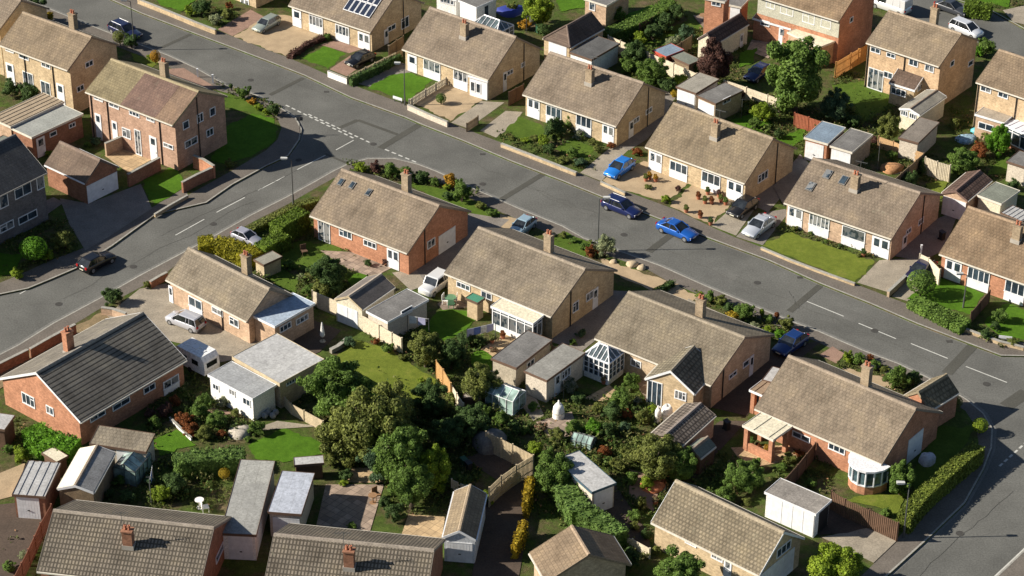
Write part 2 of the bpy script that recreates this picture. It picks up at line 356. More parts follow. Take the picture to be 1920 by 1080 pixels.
S(M_gravel,'773,192 836,155 905,187 845,227','gravel_yard',1); S(M_conc,'846,230 902,190 946,192 878,241','driveway'); S(M_conc,'900,245 948,208 980,210 960,238 930,258','driveway')
S(M_lawn,'947,246 973,218 1012,232 1026,248 990,272','lawn'); S(M_lawn,'1040,280 1070,258 1118,278 1098,302','lawn'); S(M_conc,'1088,324 1151,271 1190,240 1218,244 1169,290 1128,340','driveway')
S(M_concg,'1152,271 1250,200 1268,206 1212,262 1180,282','driveway',1)
S(M_gravel,'1130,338 1207,302 1296,341 1250,379 1160,354','gravel_yard',1); S(M_gravel,'1256,387 1297,347 1382,372 1331,421','gravel_yard',1); S(M_conc,'1334,424 1371,391 1410,372 1420,385 1380,442','driveway',2)
S(M_concg,'1380,444 1425,400 1472,392 1478,400 1430,460','driveway'); S(M_concg,'1440,398 1500,330 1480,300 1400,345 1380,370','driveway')
S(M_lawny,'1430,461 1478,435 1640,490 1603,530','lawn',1); S(M_conc,'1607,530 1649,488 1726,484 1728,490 1668,549','driveway'); S(M_concg,'1676,480 1757,411 1800,390 1770,470 1726,490','driveway',1)
S(M_conc,'1672,556 1726,498 1750,505 1705,566','driveway'); S(M_lawnb,'1700,560 1760,520 1845,551 1820,590','lawn'); S(M_lawnb,'1845,604 1884,570 1935,583 1935,640 1874,632','lawn')
# west block
S(M_lawnb,'395,302 428,235 475,212 514,222 522,243 512,268 480,288 430,308','lawn'); S(M_lawnb,'268,340 330,310 350,349 290,386 278,372','lawn')
S(M_concg,'112,372 166,382 264,345 285,391 206,443 160,470 130,420','driveway'); S(M_slabt,'196,292 250,268 298,292 240,324','patio'); S(M_lawnb,'-30,470 40,478 30,512 -30,528','lawn')
S(M_bpave,'298,130 345,128 408,166 375,168','driveway'); S(M_pave,'120,50 200,84 170,95 110,70','path'); S(M_lawny,'245,100 300,115 285,128 250,112','lawn'); S(M_concg,'-30,430 100,370 120,380 20,450 -30,470','path')
S(M_lawn,'380,170 420,175 480,190 520,222 470,212 430,205','lawn')
# central block
S(M_lawn,'757,339 850,360 937,398 925,415 880,398 800,364','lawn'); S(M_gravel,'938,402 1003,420 985,445 935,440','driveway'); S(M_lawn,'1022,450 1056,434 1108,456 1095,484 1020,468','lawn')
S(M_gravel,'1120,482 1250,527 1221,545 1148,512','gravel_yard'); S(M_gravel,'1235,552 1262,532 1306,553 1297,580','gravel_yard'); S(M_concg,'765,513 880,400 955,412 842,512 800,540','driveway'); S(M_conc,'735,512 780,505 800,535 770,545','path',1)
S(M_concg,'1030,640 1148,545 1235,550 1115,640 1090,660','driveway'); S(M_conc,'1235,590 1290,575 1310,600 1260,600','path',1); S(M_drk,'1335,765 1440,655 1540,640 1480,690 1400,780','driveway'); S(M_bpave,'1536,666 1561,650 1584,664 1568,682','path',1)
S(M_gravel,'1576,688 1655,708 1690,735 1600,712','gravel_yard'); S(M_conc,'1290,560 1400,610 1390,640 1280,600','path')
S(M_lawn,'500,480 560,452 640,462 645,490 600,505 520,505','lawn'); S(M_lawn,'495,512 530,506 562,520 552,552 520,540','lawn'); S(M_lawnb,'645,520 680,510 690,522 660,542','lawn'); S(M_slab,'600,470 700,475 740,500 700,520 650,505','patio')
S(M_lawnb,'780,632 828,578 897,584 902,594 852,634 825,644','lawn'); S(M_slab,'820,570 850,552 885,575 830,582','patio',1); S(M_lawnb,'880,668 905,655 925,665 920,700 890,700','lawn'); S(M_slabt,'900,655 960,618 985,625 930,668','patio')
S(M_lawny,'620,680 663,638 722,650 778,688 818,712 822,760 760,768 700,740 650,720 610,700','lawn'); S(M_lawnb,'465,836 530,803 603,830 620,850 530,868 478,860','lawn'); S(M_sand,'-20,712 53,664 141,612 195,584 232,588 66,700 -20,740','verge')
S(M_conc,'200,592 262,542 312,532 335,565 470,635 570,622 440,675 400,682 340,645 240,622','driveway'); S(M_drk,'480,660 585,600 640,620 600,660 560,680 520,690','driveway'); S(M_lawnb,'285,828 330,806 368,835 300,855','lawn')
S(M_slab,'592,990 611,909 720,909 694,996','patio'); S(M_slabt,'655,878 720,877 718,906 650,905','patio',1); S(M_slabt,'752,1006 766,965 835,970 828,1010','patio',1); S(M_drk,'880,1110 912,920 1000,862 990,985 968,1110','driveway')  # last drive: shade from the garage put into the tarmac colour
S(M_gravel,'-30,900 48,868 28,930 -30,945','driveway'); S(M_drk,'-30,950 100,935 30,1100 -30,1110','driveway'); S(M_slab,'1005,792 1072,772 1085,812 1035,830','patio'); S(M_slabt,'1095,748 1142,722 1164,742 1126,754','patio',1)
S(M_slabt,'1215,755 1290,745 1330,765 1240,790','patio'); S(M_lawny,'1586,939 1631,927 1702,927 1682,968 1650,953','lawn'); S(M_conc,'1540,1008 1628,990 1684,1012 1638,1056','driveway'); S(M_drk,'1530,1004 1556,950 1630,988 1590,1000','driveway',1)
S(M_slabt,'1370,840 1480,835 1500,860 1400,880','patio'); S(M_drk,'1150,1010 1120,930 1150,905 1215,1000 1220,1030','driveway'); S(M_lawn,'1700,900 1760,800 1830,800 1800,850 1720,925','lawn'); S(M_bpave,'1180,880 1240,900 1225,960 1180,930','patio')
S(M_drk,'1240,870 1350,790 1400,790 1300,900','path'); S(M_drk,'870,860 940,835 985,860 930,900','patio')
S(M_slab,'1190,715 1215,700 1250,735 1215,760','patio'); S(M_slabt,'905,655 960,640 990,670 950,690','patio',1); S(M_conc,'455,812 520,790 600,800 520,805','path'); S(M_conc,'965,745 1000,735 1020,780 1000,790','path',1); S(M_bpave,'375,760 440,775 445,790 390,778','path')
# north block rear
S(M_lawn,'1195,85 1295,35 1322,50 1230,98','lawn'); S(M_lawnb,'1042,-8 1100,-8 1098,14 1050,22','lawn'); S(M_lawnb,'1362,230 1430,205 1450,235 1425,250','lawn'); S(M_lawnb,'1450,262 1508,240 1508,262 1485,278','lawn')
S(M_lawny,'1735,345 1778,338 1770,372 1748,378','lawn'); S(M_lawnb,'288,-5 375,-5 340,22 300,10','lawn'); S(M_lawn,'1850,330 1870,298 1935,282 1935,326','lawn'); S(M_lawn,'1560,160 1640,150 1690,190 1620,230','lawn')
S(M_lawnb,'1180,48 1245,20 1230,8 1170,30','lawn'); S(M_slab,'1300,30 1345,25 1350,48 1320,55','patio'); S(M_slab,'1410,75 1470,85 1440,110 1400,95','patio'); S(M_concg,'1210,262 1270,180 1255,168 1200,230','driveway'); S(M_slabt,'1830,235 1890,240 1880,262 1835,255','patio')
S(M_lawnb,'1388,100 1420,90 1410,120 1385,128','lawn'); S(M_concg,'1470,388 1520,310 1500,290 1450,350','driveway',2); S(M_lawnb,'1805,-8 1900,-8 1890,14 1850,8','lawn'); S(M_conc,'1880,20 1925,10 1925,48 1900,42','driveway')

def disc(c,r,z,mat,name):
    p=G(c,z); b=MB(); b.quad([(p.x+r*cos(2*pi*i/14),p.y+r*sin(2*pi*i/14),z) for i in range(14)]); tag(b.build(name,mat),kind='structure')
M_iron=mottled('cast_iron',(.05,.048,.045),.15,4,20)
for c in ('470,150','700,270','905,345','1170,440','1420,530','1640,620','1850,720','400,420','250,500','1800,1000','560,300','110,570'): disc(c,.32,.015,M_iron,'manhole_cover')
for c in ('612,172','905,289','1180,395','1500,520','1780,640','930,376','1290,523','1580,643','150,582','340,386'):
    p=G(c,.016); b=MB(); b.quad([(p.x-.25,p.y-.18,.016),(p.x+.25,p.y-.18,.016),(p.x+.25,p.y+.18,.016),(p.x-.25,p.y+.18,.016)]); tag(b.build('drain_grate',M_iron),kind='structure')
M_crack=mottled('crack_sealant',(.07,.069,.062),.1,2,8)
rc=random.Random(5)
for a,b_ in (('330,60','700,215'),('1000,355','1420,545'),('1380,520','1800,700'),('120,560','480,375'),('300,440','560,320'),('850,290','1150,415'),('1720,1080','1900,920'),('1480,545','1500,580')):
    A_=px(a);B_=px(b_); pts=[(A_[0]+(B_[0]-A_[0])*k/14+rc.gauss(0,2.2),A_[1]+(B_[1]-A_[1])*k/14+rc.gauss(0,1.4)) for k in range(15)]
    strip('road_crack',M_crack,pts,.028,.018)
for c,w_,l_ in (('820,270',2.2,1.1),('1350,520',3.2,1.3),('1590,590',2.0,1.0),('430,370',2.6,1.0),('640,235',1.6,1.0),('1745,735',2.4,1.2),('1090,400',2.0,.9)):
    p=G(c,.0055); b=MB(); q=radians(-33); ux=Vector((cos(q),sin(q),0))*l_; uy=Vector((-sin(q),cos(q),0))*w_*.4; P=Vector((p.x,p.y,.0055)); b.quad([P-ux-uy,P+ux-uy,P+ux+uy,P-ux+uy]); tag(b.build('road_patch',mottled('pale_patch',(.113,.112,.104),.14,.4,8,.95,.003)),kind='structure')
# ------------------------------------------------------------ buildings
LOG=[]
class Frame:
    """local frame: x along P->Q, y to the left of it (depth), z up from LAND"""
    def __init__(s,P,Q,z):
        a=G(P,LAND+z); b=G(Q,LAND+z); s.L=(b-a).length; d=(b-a).normalized()
        s.rz=math.atan2(d.y,d.x); s.M=Matrix.Translation((a.x,a.y,LAND))@Matrix.Rotation(s.rz,4,'Z'); s.I=s.M.inverted()
        s.loc=(a.x,a.y,LAND)
    def hit(s,p,ax,val):
        x,y=px(p); o=s.I@CO; d=s.I.to_3x3()@ray(x,y); t=(val-o[ax])/d[ax]; return o+d*t
    def hitplane(s,p,n,c):
        x,y=px(p); o=s.I@CO; d=s.I.to_3x3()@ray(x,y); n=Vector(n); t=(c-n.dot(o))/n.dot(d); return o+d*t
def feats(root,fr,fs,W,he,wallmat):
    """fs: strings 'kind face zone x0 y0 x1 y1 [n]'; W=(x0,y0,x1,y1) wall box"""
    x0,y0,x1,y1=W
    for s in fs:
        t=s.split(); kind,face,zn=t[:3]; a,b,c,d=map(float,t[3:7]); n=int(t[7]) if len(t)>7 else 1
        ax,val={'F':(1,y0),'R':(0,x1),'L':(0,x0),'B':(1,y1)}[face]
        zf=ZONE[zn]; cv=lambda X,Y:(zf[0]+X/zf[2],zf[1]+Y/zf[2])
        down = {'F':fr.rz,'R':fr.rz+pi/2,'L':fr.rz-pi/2,'B':fr.rz}[face]
        sl = -sin(down) if cos(down)>0 else sin(down)   # image slope of the wall direction
        if sl>0: A=fr.hit(cv(a,b),ax,val); Bq=fr.hit(cv(c,d),ax,val)
        else: A=fr.hit(cv(a,d),ax,val); Bq=fr.hit(cv(c,b),ax,val)
        k=1-ax
        u0,u1=sorted((A[k],Bq[k])); z0,z1=sorted((A.z,Bq.z))
        lo,hi=(x0,x1) if k==0 else (y0,y1)
        u0=max(u0,lo+.05);u1=min(u1,hi-.05); z1=min(z1,he-.05 if ax==1 else 9); z0=max(z0,.06)
        if u1-u0<.35: m_=(u0+u1)/2;u0,u1=m_-.25,m_+.25
        if kind in('door','pwin','gdoor','panel','fdoor'): z0=.05
        if z1-z0<.45: z1=z0+.6
        sg=-1 if face in 'FL' else 1
        def bx(mb,ua,ub,za,zb,p0,p1,m=0):
            q0,q1=sorted((val+sg*p0,val+sg*p1))
            if ax==1: mb.box(ua,q0,za,ub,q1,zb,m)
            else: mb.box(q0,ua,za,q1,ub,zb,m)
        if kind in('win','fdoor','cwin'):
            f=MB(); t_=.075
            bx(f,u0,u1,z1-t_,z1,-.02,.05); bx(f,u0,u1,z0,z0+t_,-.02,.07); bx(f,u0,u0+t_,z0+t_,z1-t_,-.02,.05); bx(f,u1-t_,u1,z0+t_,z1-t_,-.02,.05)
            for i in range(1,n):
                c_=u0+(u1-u0)*i/n; bx(f,c_-.03,c_+.03,z0+t_,z1-t_,-.02,.045)
            if n>=2 and kind=='win' and z1-z0>.8: bx(f,u0+t_,u0+(u1-u0)/n-.03,z1-.34,z1-.29,-.02,.044)
            w=f.build('window' if kind!='fdoor' else 'patio_door',M_white,root)
            g=MB(); bx(g,u0+.03,u1-.03,z0+.03,z1-.03,-.02,.015); g.build('pane',M_glass,w)
        elif kind=='door':
            f=MB(); bx(f,u0,u1,.05,z1,-.02,.05); w=f.build('door',M_white,root)
            g=MB(); wd=u1-u0
            if wd>1.3:
                bx(g,u0+wd*.12,u0+wd*.42,z1-.95,z1-.2,.03,.06); bx(g,u0+wd*.58,u0+wd*.9,z1-.95,z1-.2,.03,.06)
            else: bx(g,u0+wd*.22,u1-wd*.22,z1-.85,z1-.2,.03,.06)
            g.build('pane',M_glass,w)
            g=MB(); bx(g,u1-.16,u1-.1,1.0,1.12,.05,.09); g.build('handle',M_alu,w)
        elif kind=='pwin':
            zs=z0+(z1-z0)*.42
            f=MB(); bx(f,u0,u1,.05,zs,-.02,.055); bx(f,u0,u1,z1-.08,z1,-.02,.06); bx(f,u0,u0+.08,zs,z1-.08,-.02,.06); bx(f,u1-.08,u1,zs,z1-.08,-.02,.06); bx(f,u0-.05,u1+.05,zs,zs+.06,-.02,.1)
            for i in range(1,n): c_=u0+(u1-u0)*i/n; bx(f,c_-.035,c_+.035,zs+.06,z1-.08,-.02,.05)
            w=f.build('window',M_white,root); g=MB(); bx(g,u0+.03,u1-.03,zs+.06,z1-.03,-.02,.02); g.build('pane',M_glass,w)
        elif kind=='gdoor':
            f=MB(); bx(f,u0,u1,.04,z1,-.02,.04); k_=4
            for i in range(1,8): bx(f,u0+(u1-u0)*i/8-.012,u0+(u1-u0)*i/8+.012,.1,z1-.06,.03,.044)
            bx(f,u0,u1,z1-.07,z1,.03,.05); w=f.build('garage_door',M_white,root); w['label']='white up-and-over garage door'
            g=MB(); c_=(u0+u1)/2; bx(g,c_-.09,c_+.09,.75,.82,.055,.1); g.build('handle',M_black,w)
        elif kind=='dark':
            f=MB(); bx(f,u0,u1,.04,z1,-.02,.02); f.build('painted_opening',M_black,root)  # solid black panel painting the unlit inside of an open end
        elif kind=='panel':
            f=MB(); bx(f,u0,u1,z0,z1,-.02,.035)
            for i in range(1,max(2,n)): bx(f,u0+(u1-u0)*i/n-.02,u0+(u1-u0)*i/n+.02,z0,z1,.03,.055)
            f.build('wall_panel',M_white,root)
        elif kind=='cladz':
            f=MB(); bx(f,x0+.02,x1-.02,2.95,he-.03,-.02,.03)
            for z_ in (3.25,3.55,3.85,4.15,4.45): bx(f,x0+.02,x1-.02,z_,z_+.02,.03,.04)
            f.build('cladding',mottled('grey_green_cladding',(.42,.41,.33),.08),root)
        elif kind=='clad':
            f=MB(); bx(f,u0,u1,z0,z1,-.02,.03); f.build('cladding',mottled('grey_green_cladding',(.22,.23,.19),.08),root)
def pipe(root,x,y,z):
    MB().tube((x,y,0),(x,y,z),.05,seg=6).build('drainpipe',M_black,root)
def chimney(root,x,y,zr,h,mat=None,w=.72,pots=2,aerial=False):
    b=MB(); b.box(x-w/2,y-w*.38,zr-.9,x+w/2,y+w*.38,zr+h); b.box(x-w/2-.06,y-w*.38-.06,zr+h,x+w/2+.06,y+w*.38+.06,zr+h+.12)
    c=b.build('chimney',mat or brick('sooty_chimney_brick',(.33,.26,.18)),root)
    l=MB(); l.box(x-w/2-.07,y-w*.38-.09,zr-.85,x+w/2+.07,y+w*.38+.02,zr-.16); l.build('flashing',M_lead,c)
    for i in range(pots):
        xx=x+(i-(pots-1)/2)*.28
        MB().lathe([(.1,0),(.13,.02),(.1,.08),(.09,.32),(.12,.36),(.08,.37),(.0,.3)],8,(xx,y,zr+h+.12)).build('chimney_pot',M_pot,c,True)
    if aerial:
        a=MB(); a.tube((x+w/2,y,zr+.4),(x+w/2,y,zr+h+1.6),.022,seg=5); a.tube((x+w/2-.5,y-.1,zr+h+1.5),(x+w/2+.6,y+.1,zr+h+1.5),.018,seg=5)
        for i in range(6):
            q=-.45+i*.2; a.tube((x+w/2+q,y-.22,zr+h+1.5),(x+w/2+q,y+.22,zr+h+1.5),.012,seg=4)
        a.build('tv_aerial',M_steel,c)
def house(label,P,Q,R=None,he=2.45,end='Q',wall=None,roof=None,fs=(),name='semi_detached_house',cat='house',over=.32,verge=.14,pitch=None,D=None,hipP=False,fascia=None,chim=(),group=None,tc=TAN,contrast=.3,barge=None,corr=False,roofname='roof',pipes=(),c3=None,rowh=.3,tw=.3,lich=.5,roof2=None,msz=.035,mort=None,rear=1,off=.5):
    fr=Frame(P,Q,he); L=fr.L
    if R is not None:
        r=fr.hit(R,0,0 if end=='P' else L); d=r.y; rise=r.z-he
    else: d=D/2; rise=d*tan(radians(pitch))
    pt=math.atan2(rise,d); LOG.append((label[:38],round(L,1),round(2*d,1),round(he+rise,2),round(math.degrees(pt))))
    D=2*d; wall=wall or M_brickY
    root=empty(name,label,cat,fr.loc,fr.rz,group); root['kind_note']='' ; del root['kind_note']
    vx=verge; x0,x1,y0,y1=vx,L-vx,over,D-over
    zt=lambda y: he+min(y,D-y)*tan(pt)-.06
    hx=d if hipP else 0
    b=MB()
    prof=[Vector((x0,y0,0)),Vector((x0,y1,0)),Vector((x0,y1,zt(y1))),Vector((x0,d,zt(d))),Vector((x0,y0,zt(y0)))]
    if hipP: b.box(x0,y0,0,x1,y1,zt(y0)-.02); b.prism([Vector((hx,y0,zt(y0)-.1)),Vector((hx,y1,zt(y0)-.1)),Vector((hx,d,zt(d)-.1))],(x1-hx,0,0))
    else: b.prism(prof,(x1-x0,0,0))
    b.build('wall',wall,root)
    roof=roof or tiles('roof_tiles',tc,pt,contrast,rowh,tw,c3=c3,lich=lich,seed=len(LOG)%7,msz=msz,mort=mort,off=off)
    th=.11/cos(pt); rz_=he+rise
    rb=MB()
    def slab(pts): rb.prism([Vector(p)-Vector((0,0,th)) for p in pts],(0,0,th))
    if hipP:
        slab([(0,0,he),(L,0,he),(L,d,rz_),(hx,d,rz_)]); slab([(hx,d,rz_),(L,d,rz_),(L,D,he),(0,D,he)]); slab([(0,D,he),(0,0,he),(hx,d,rz_)])
    else:
        slab([(0,0,he),(L,0,he),(L,d,rz_),(0,d,rz_)]); slab([(0,d,rz_),(L,d,rz_),(L,D,he),(0,D,he)])
    ro=rb.build(roofname,roof,root)
    # ridge tiles
    rg=MB(); rg.prism([Vector((hx-.01,d-.17,rz_-.17*tan(pt)+.015)),Vector((hx-.01,d+.17,rz_-.17*tan(pt)+.015)),Vector((hx-.01,d+.07,rz_+.06)),Vector((hx-.01,d-.07,rz_+.06))],(L-hx+.02,0,0))
    if hipP:
        for yy in (0,D): rg.tube((0,yy,he+.03),(hx,d,rz_+.03),.09,seg=6)
    rg.build('ridge',mottled('ridge_tiles',mul(tc,1.35),.15,2,8),ro)
    # verge / barge boards
    bm=barge or mottled('verge',mul(tc,1.2),.1,2,8); w=.2
    for xx in ((0,L) if not hipP else (L,)):
        bb=MB(); o_=-.025 if xx==0 else 0
        pl=[(0,he-w),(d,rz_-w),(D,he-w),(D,he+.02),(d,rz_+.02),(0,he+.02)]
        bb.prism([Vector((xx+o_,y_,z_)) for y_,z_ in pl],(.025,0,0)); bb.build('barge_board',bm,root)
    for ya in (-.1,D+.004): MB().box(.02,ya,he-th-.03,L-.02,ya+.096,he-.05).build('gutter',fascia or M_fascia,root)
    feats(root,fr,fs,(x0,y0,x1,y1),he-.12,wall)
    for q in pipes:
        k,v=q
        if k=='R': pipe(root,x1+.06,v*D,zt(v*D)-.25)
        else: pipe(root,v*L,y0-.06,he-.15)
    for c in chim:
        p,mode,hh=c[:3]; kw=c[3] if len(c)>3 else {}
        if mode=='front':
            n=(0,-sin(pt),cos(pt)); hp=fr.hitplane(p,n,he*cos(pt)); chimney(root,hp.x,hp.y+.25,hp.z+.15+.3,hh,**kw)
        elif mode=='ridge':
            hp=fr.hit(p,1,d); chimney(root,hp.x,d+.25,rz_-.1,hh,**kw)
        elif mode=='rear':
            hp=fr.hit(p,1,d); chimney(root,hp.x,d+1.0,rz_-.35,hh,**kw)
    root['dbg']=1; del root['dbg']
    return root,fr,dict(L=L,D=D,d=d,he=he,rz=rz_,pt=pt,W=(x0,y0,x1,y1),ro=ro)
def on_roof(H,p):
    root,fr,i=H; return fr.hitplane(p,(0,-sin(i['pt']),cos(i['pt'])),i['he']*cos(i['pt']))
def roofbox(H,name,xa,xb,ya,yb,t,mat,lift=.0):
    root,fr,i=H; pt=i['pt']; n=Vector((0,-sin(pt),cos(pt))); up=lambda x,y:Vector((x,y,i['he']+y*tan(pt)))+n*lift
    return MB().prism([up(xa,ya),up(xb,ya),up(xb,yb),up(xa,yb)],n*t).build(name,mat,root)
def skylight(H,p,w=.7,h=1.0):
    c=on_roof(H,p); cy=cos(H[2]['pt'])*h/2
    f=roofbox(H,'skylight',c.x-w/2,c.x+w/2,c.y-cy,c.y+cy,.09,M_greyflat)
    r=roofbox(H,'pane',c.x-w/2+.09,c.x+w/2-.09,c.y-cy+.08,c.y+cy-.08,.03,M_glass,.1); r.parent=f
def patchroof(H,xa,xb,mat,name='roof_section'):
    i=H[2]; H0=roofbox(H,name,xa,xb,.01,i['d']-.2,.02,mat,.004); return H0
def flat(label,P,Q,S_,h=2.3,wall=None,roof=None,fs=(),name='garage',cat='garage',fascia=None,lean=0,over=.1,group=None,openf=False,glass=False,corr=0,D=None,fas=.18,mono=0):
    fr=Frame(P,Q,h); L=fr.L
    if S_ is not None:
        x,y=px(S_); s=fr.hit(S_,2,h+lean); D=max(1.0,s.y)
    LOG.append((label[:38],round(L,1),round(D,1),h,round(s.x-L,1) if S_ is not None else 0))
    wall=wall or M_concp; roof=roof or M_greyflat
    root=empty(name,label,cat,fr.loc,fr.rz,group)
    W=(over,over,L-over,D-over); zr=lambda y:h+lean*y/D
    if glass:
        b=MB(); x0,y0,x1,y1=W; b.box(x0,y0,0,x1,y1,.55); b.build('wall',wall,root)
        g=MB(); g.box(x0+.03,y0+.03,.55,x1-.03,y1-.03,h-.12); g.build('glazing',M_glass,root)
        f=MB(); t=.045
        nx=max(2,int(L/.85)); ny=max(2,int(D/.85))
        for i in range(nx+1):
            X=x0+(x1-x0)*i/nx; f.box(X-t,y0-.02,.55,X+t,y0+.04,h-.1); f.box(X-t,y1-.04,.55,X+t,y1+.02,h-.1)
        for i in range(1,ny):
            Y=y0+(y1-y0)*i/ny; f.box(x1-.04,Y-t,.55,x1+.02,Y+t,h-.1); f.box(x0-.02,Y-t,.55,x0+.04,Y+t,h-.1)
        f.box(x0-.03,y0-.03,.53,x1+.03,y0+.045,.62); f.box(x1-.045,y0+.05,.53,x1+.03,y1,.62)
        f.box(x0-.03,y0-.03,h-.5,x1+.03,y0+.042,h-.44); f.box(x1-.042,y0+.05,h-.5,x1+.03,y1,h-.44)
        f.build('frame',M_white,root)
    elif openf:
        b=MB(); x0,y0,x1,y1=W
        for X,Y in ((x0,y0),(x1-.35,y0),(x0,y1-.35),(x1-.35,y1-.35)): MB().box(X,Y,0,X+.35,Y+.35,h-.1).build('pillar',wall,root)
        b.box(x0+.35,y0+.05,0,x1-.35,y0+.25,.8); b.build('wall',wall,root)
    else:
        x0,y0,x1,y1=W
        MB().prism([Vector((x0,y0,0)),Vector((x0,y1,0)),Vector((x0,y1,zr(y1)-.04)),Vector((x0,y0,zr(y0)-.04))],(x1-x0,0,0)).build('wall',wall,root)
    rb=MB()
    if corr:
        n=int(L/corr)
        ys=[(0,zr(0)),(D,zr(D))]
        rb.prism([Vector((0,0,zr(0)-.1)),Vector((0,D,zr(D)-.1)),Vector((0,D,zr(D)-.01)),Vector((0,0,zr(0)-.01))],(L,0,0))
        for i in range(n):
            X=(i+.5)*L/n; rb.prism([Vector((X-corr*.22,0,zr(0)-.012)),Vector((X-corr*.22,D,zr(D)-.012)),Vector((X+corr*.22,D,zr(D)-.012)),Vector((X+corr*.22,0,zr(0)-.012))],(0,0,.05))
    else: rb.prism([Vector((0,0,zr(0)-.1)),Vector((0,D,zr(D)-.1)),Vector((0,D,zr(D))),Vector((0,0,zr(0)))],(L,0,0))
    ro=rb.build('roof',roof,root)
    fc=MB(); e=.03; F_=fas
    fc.prism([Vector((-e,-e,h-F_)),Vector((-e,0,h-F_)),Vector((-e,0,h+.035)),Vector((-e,-e,h+.035))],(L+2*e,0,0))
    fc.prism([Vector((L,0,zr(0)-F_)),Vector((L,D,zr(D)-F_)),Vector((L,D,zr(D)+.035)),Vector((L,0,zr(0)+.035))],(e,0,0))
    fc.prism([Vector((-e,0,zr(0)-F_)),Vector((-e,D,zr(D)-F_)),Vector((-e,D,zr(D)+.035)),Vector((-e,0,zr(0)+.035))],(e,0,0))
    fc.prism([Vector((-e,D,zr(D)-F_)),Vector((-e,D+e,zr(D)-F_)),Vector((-e,D+e,zr(D)+.035)),Vector((-e,D,zr(D)+.035))],(L+2*e,0,0))
    fc.build('fascia',fascia or M_brownf,root)
    feats(root,fr,fs,W,h-.1,wall)
    return root,fr,dict(L=L,D=D,h=h,W=W,ro=ro)

# ---- north row of bungalows
DB=None
S3=house('tan roofed bungalow pair behind a central shrub with leafy front gardens either side','980,176','1156,236','1207,155',fs=["door F c 140 515 205 610","pwin F c 240 555 320 640 3","pwin F c 400 600 480 690 3","door F c 540 655 600 745","door R c 678 635 705 720","win R c 700 615 735 665 2","win R c 768 565 803 615 2"],chim=[('1103,160','front',1.1,dict(aerial=True))],pipes=[('R',.62)],name='bungalow')
d0=S3[2]['D']; p0=math.degrees(S3[2]['pt'])
house('bungalow with a large tan gravel yard at the top edge of the photo','325,-80','476,-22',None,D=d0,pitch=p0,fs=["door F a 1280 -20 1330 60"],name='bungalow')
S1=house('bungalow pair with a bank of blue solar panels on its roof','541,9','695,60',None,D=d0,pitch=p0,fs=["door F b 250 45 300 120","pwin F b 340 75 415 165 4","pwin F b 480 125 555 205 4","door F b 600 165 665 255","win R b 755 130 800 175 2","door R b 740 150 760 220","win R b 830 80 870 160 2"],name='bungalow',pipes=[('R',.62)])
S2=house('bungalow pair with a white front porch on its right corner and round lawn','754,91','916,149','968,69',fs=["door F b 865 285 915 350","pwin F b 950 310 1040 405 3","pwin F b 1110 360 1185 465 3","door R o 665 720 700 890","win R o 705 690 765 770 2","win R o 845 620 885 690 2"],chim=[('868,73','front',1.1)],pipes=[('R',.66)],name='bungalow')
S4=house('bungalow pair between the bright blue hatchback and the potted gravel yard','1210,274','1397,343','1450,259',fs=["door F c 790 800 855 895","pwin F c 900 850 990 955 3","pwin F c 1070 905 1165 1015 3","door F c 1205 950 1285 1050","win R c 1365 900 1421 980 3"],chim=[('1338,262','front',1.1,dict(aerial=True))],name='bungalow',tc=(.195,.155,.11),pipes=[('R',.62)])
S5=house('bungalow pair with three skylights in its front roof slope','1470,379','1672,447','1726,361',wall=M_brickOr,fs=["door F h 165 125 240 215","pwin F h 280 165 380 280 5","pwin F h 455 230 570 355 1","door F h 615 285 700 395","door R h 770 275 800 350","win R h 790 240 820 290 2","win R h 855 200 885 240 2"],chim=[('1600,360','front',1.1,dict(aerial=True))],name='bungalow',pipes=[('R',.62)])
S6=house('orange brick bungalow pair at the right edge behind a lamp post','1761,475','1962,546','2016,455',wall=M_brickO,fs=["door F h 1005 405 1085 500","pwin F h 1125 450 1235 545 4","pwin F h 1325 520 1421 620 3"],chim=[('1903,455','front',1.1)],name='bungalow',tc=(.21,.15,.10))
for p in (('d375,930'),('d460,962'),('d285,995')): skylight(S5,p)
# solar panels
pa=on_roof(S1,'b520,52'); pb=on_roof(S1,'b660,104')
ww=(pb.x-pa.x)/5; hh=1.55*cos(S1[2]['pt'])
M_solar=paint('solar_glass',(.02,.028,.05),.2)
for r_ in range(3):
    for c_ in range(5):
        o=roofbox(S1,'solar_panel',pa.x+c_*ww+.03,pa.x+(c_+1)*ww-.03,pa.y+r_*(hh+.04),pa.y+r_*(hh+.04)+hh,.05,M_white,.06)
        q=roofbox(S1,'cell_sheet',pa.x+c_*ww+.09,pa.x+(c_+1)*ww-.09,pa.y+r_*(hh+.04)+.06,pa.y+r_*(hh+.04)+hh-.06,.01,M_solar,.115); q.parent=o
flat('white glazed front porch on the corner of a bungalow','b1188,402','b1290,432','b1340,400',2.2,M_white,M_paleflat,["win F b 1200 430 1225 490 1","win F b 1230 440 1255 500 1"],'porch','porch',M_white)
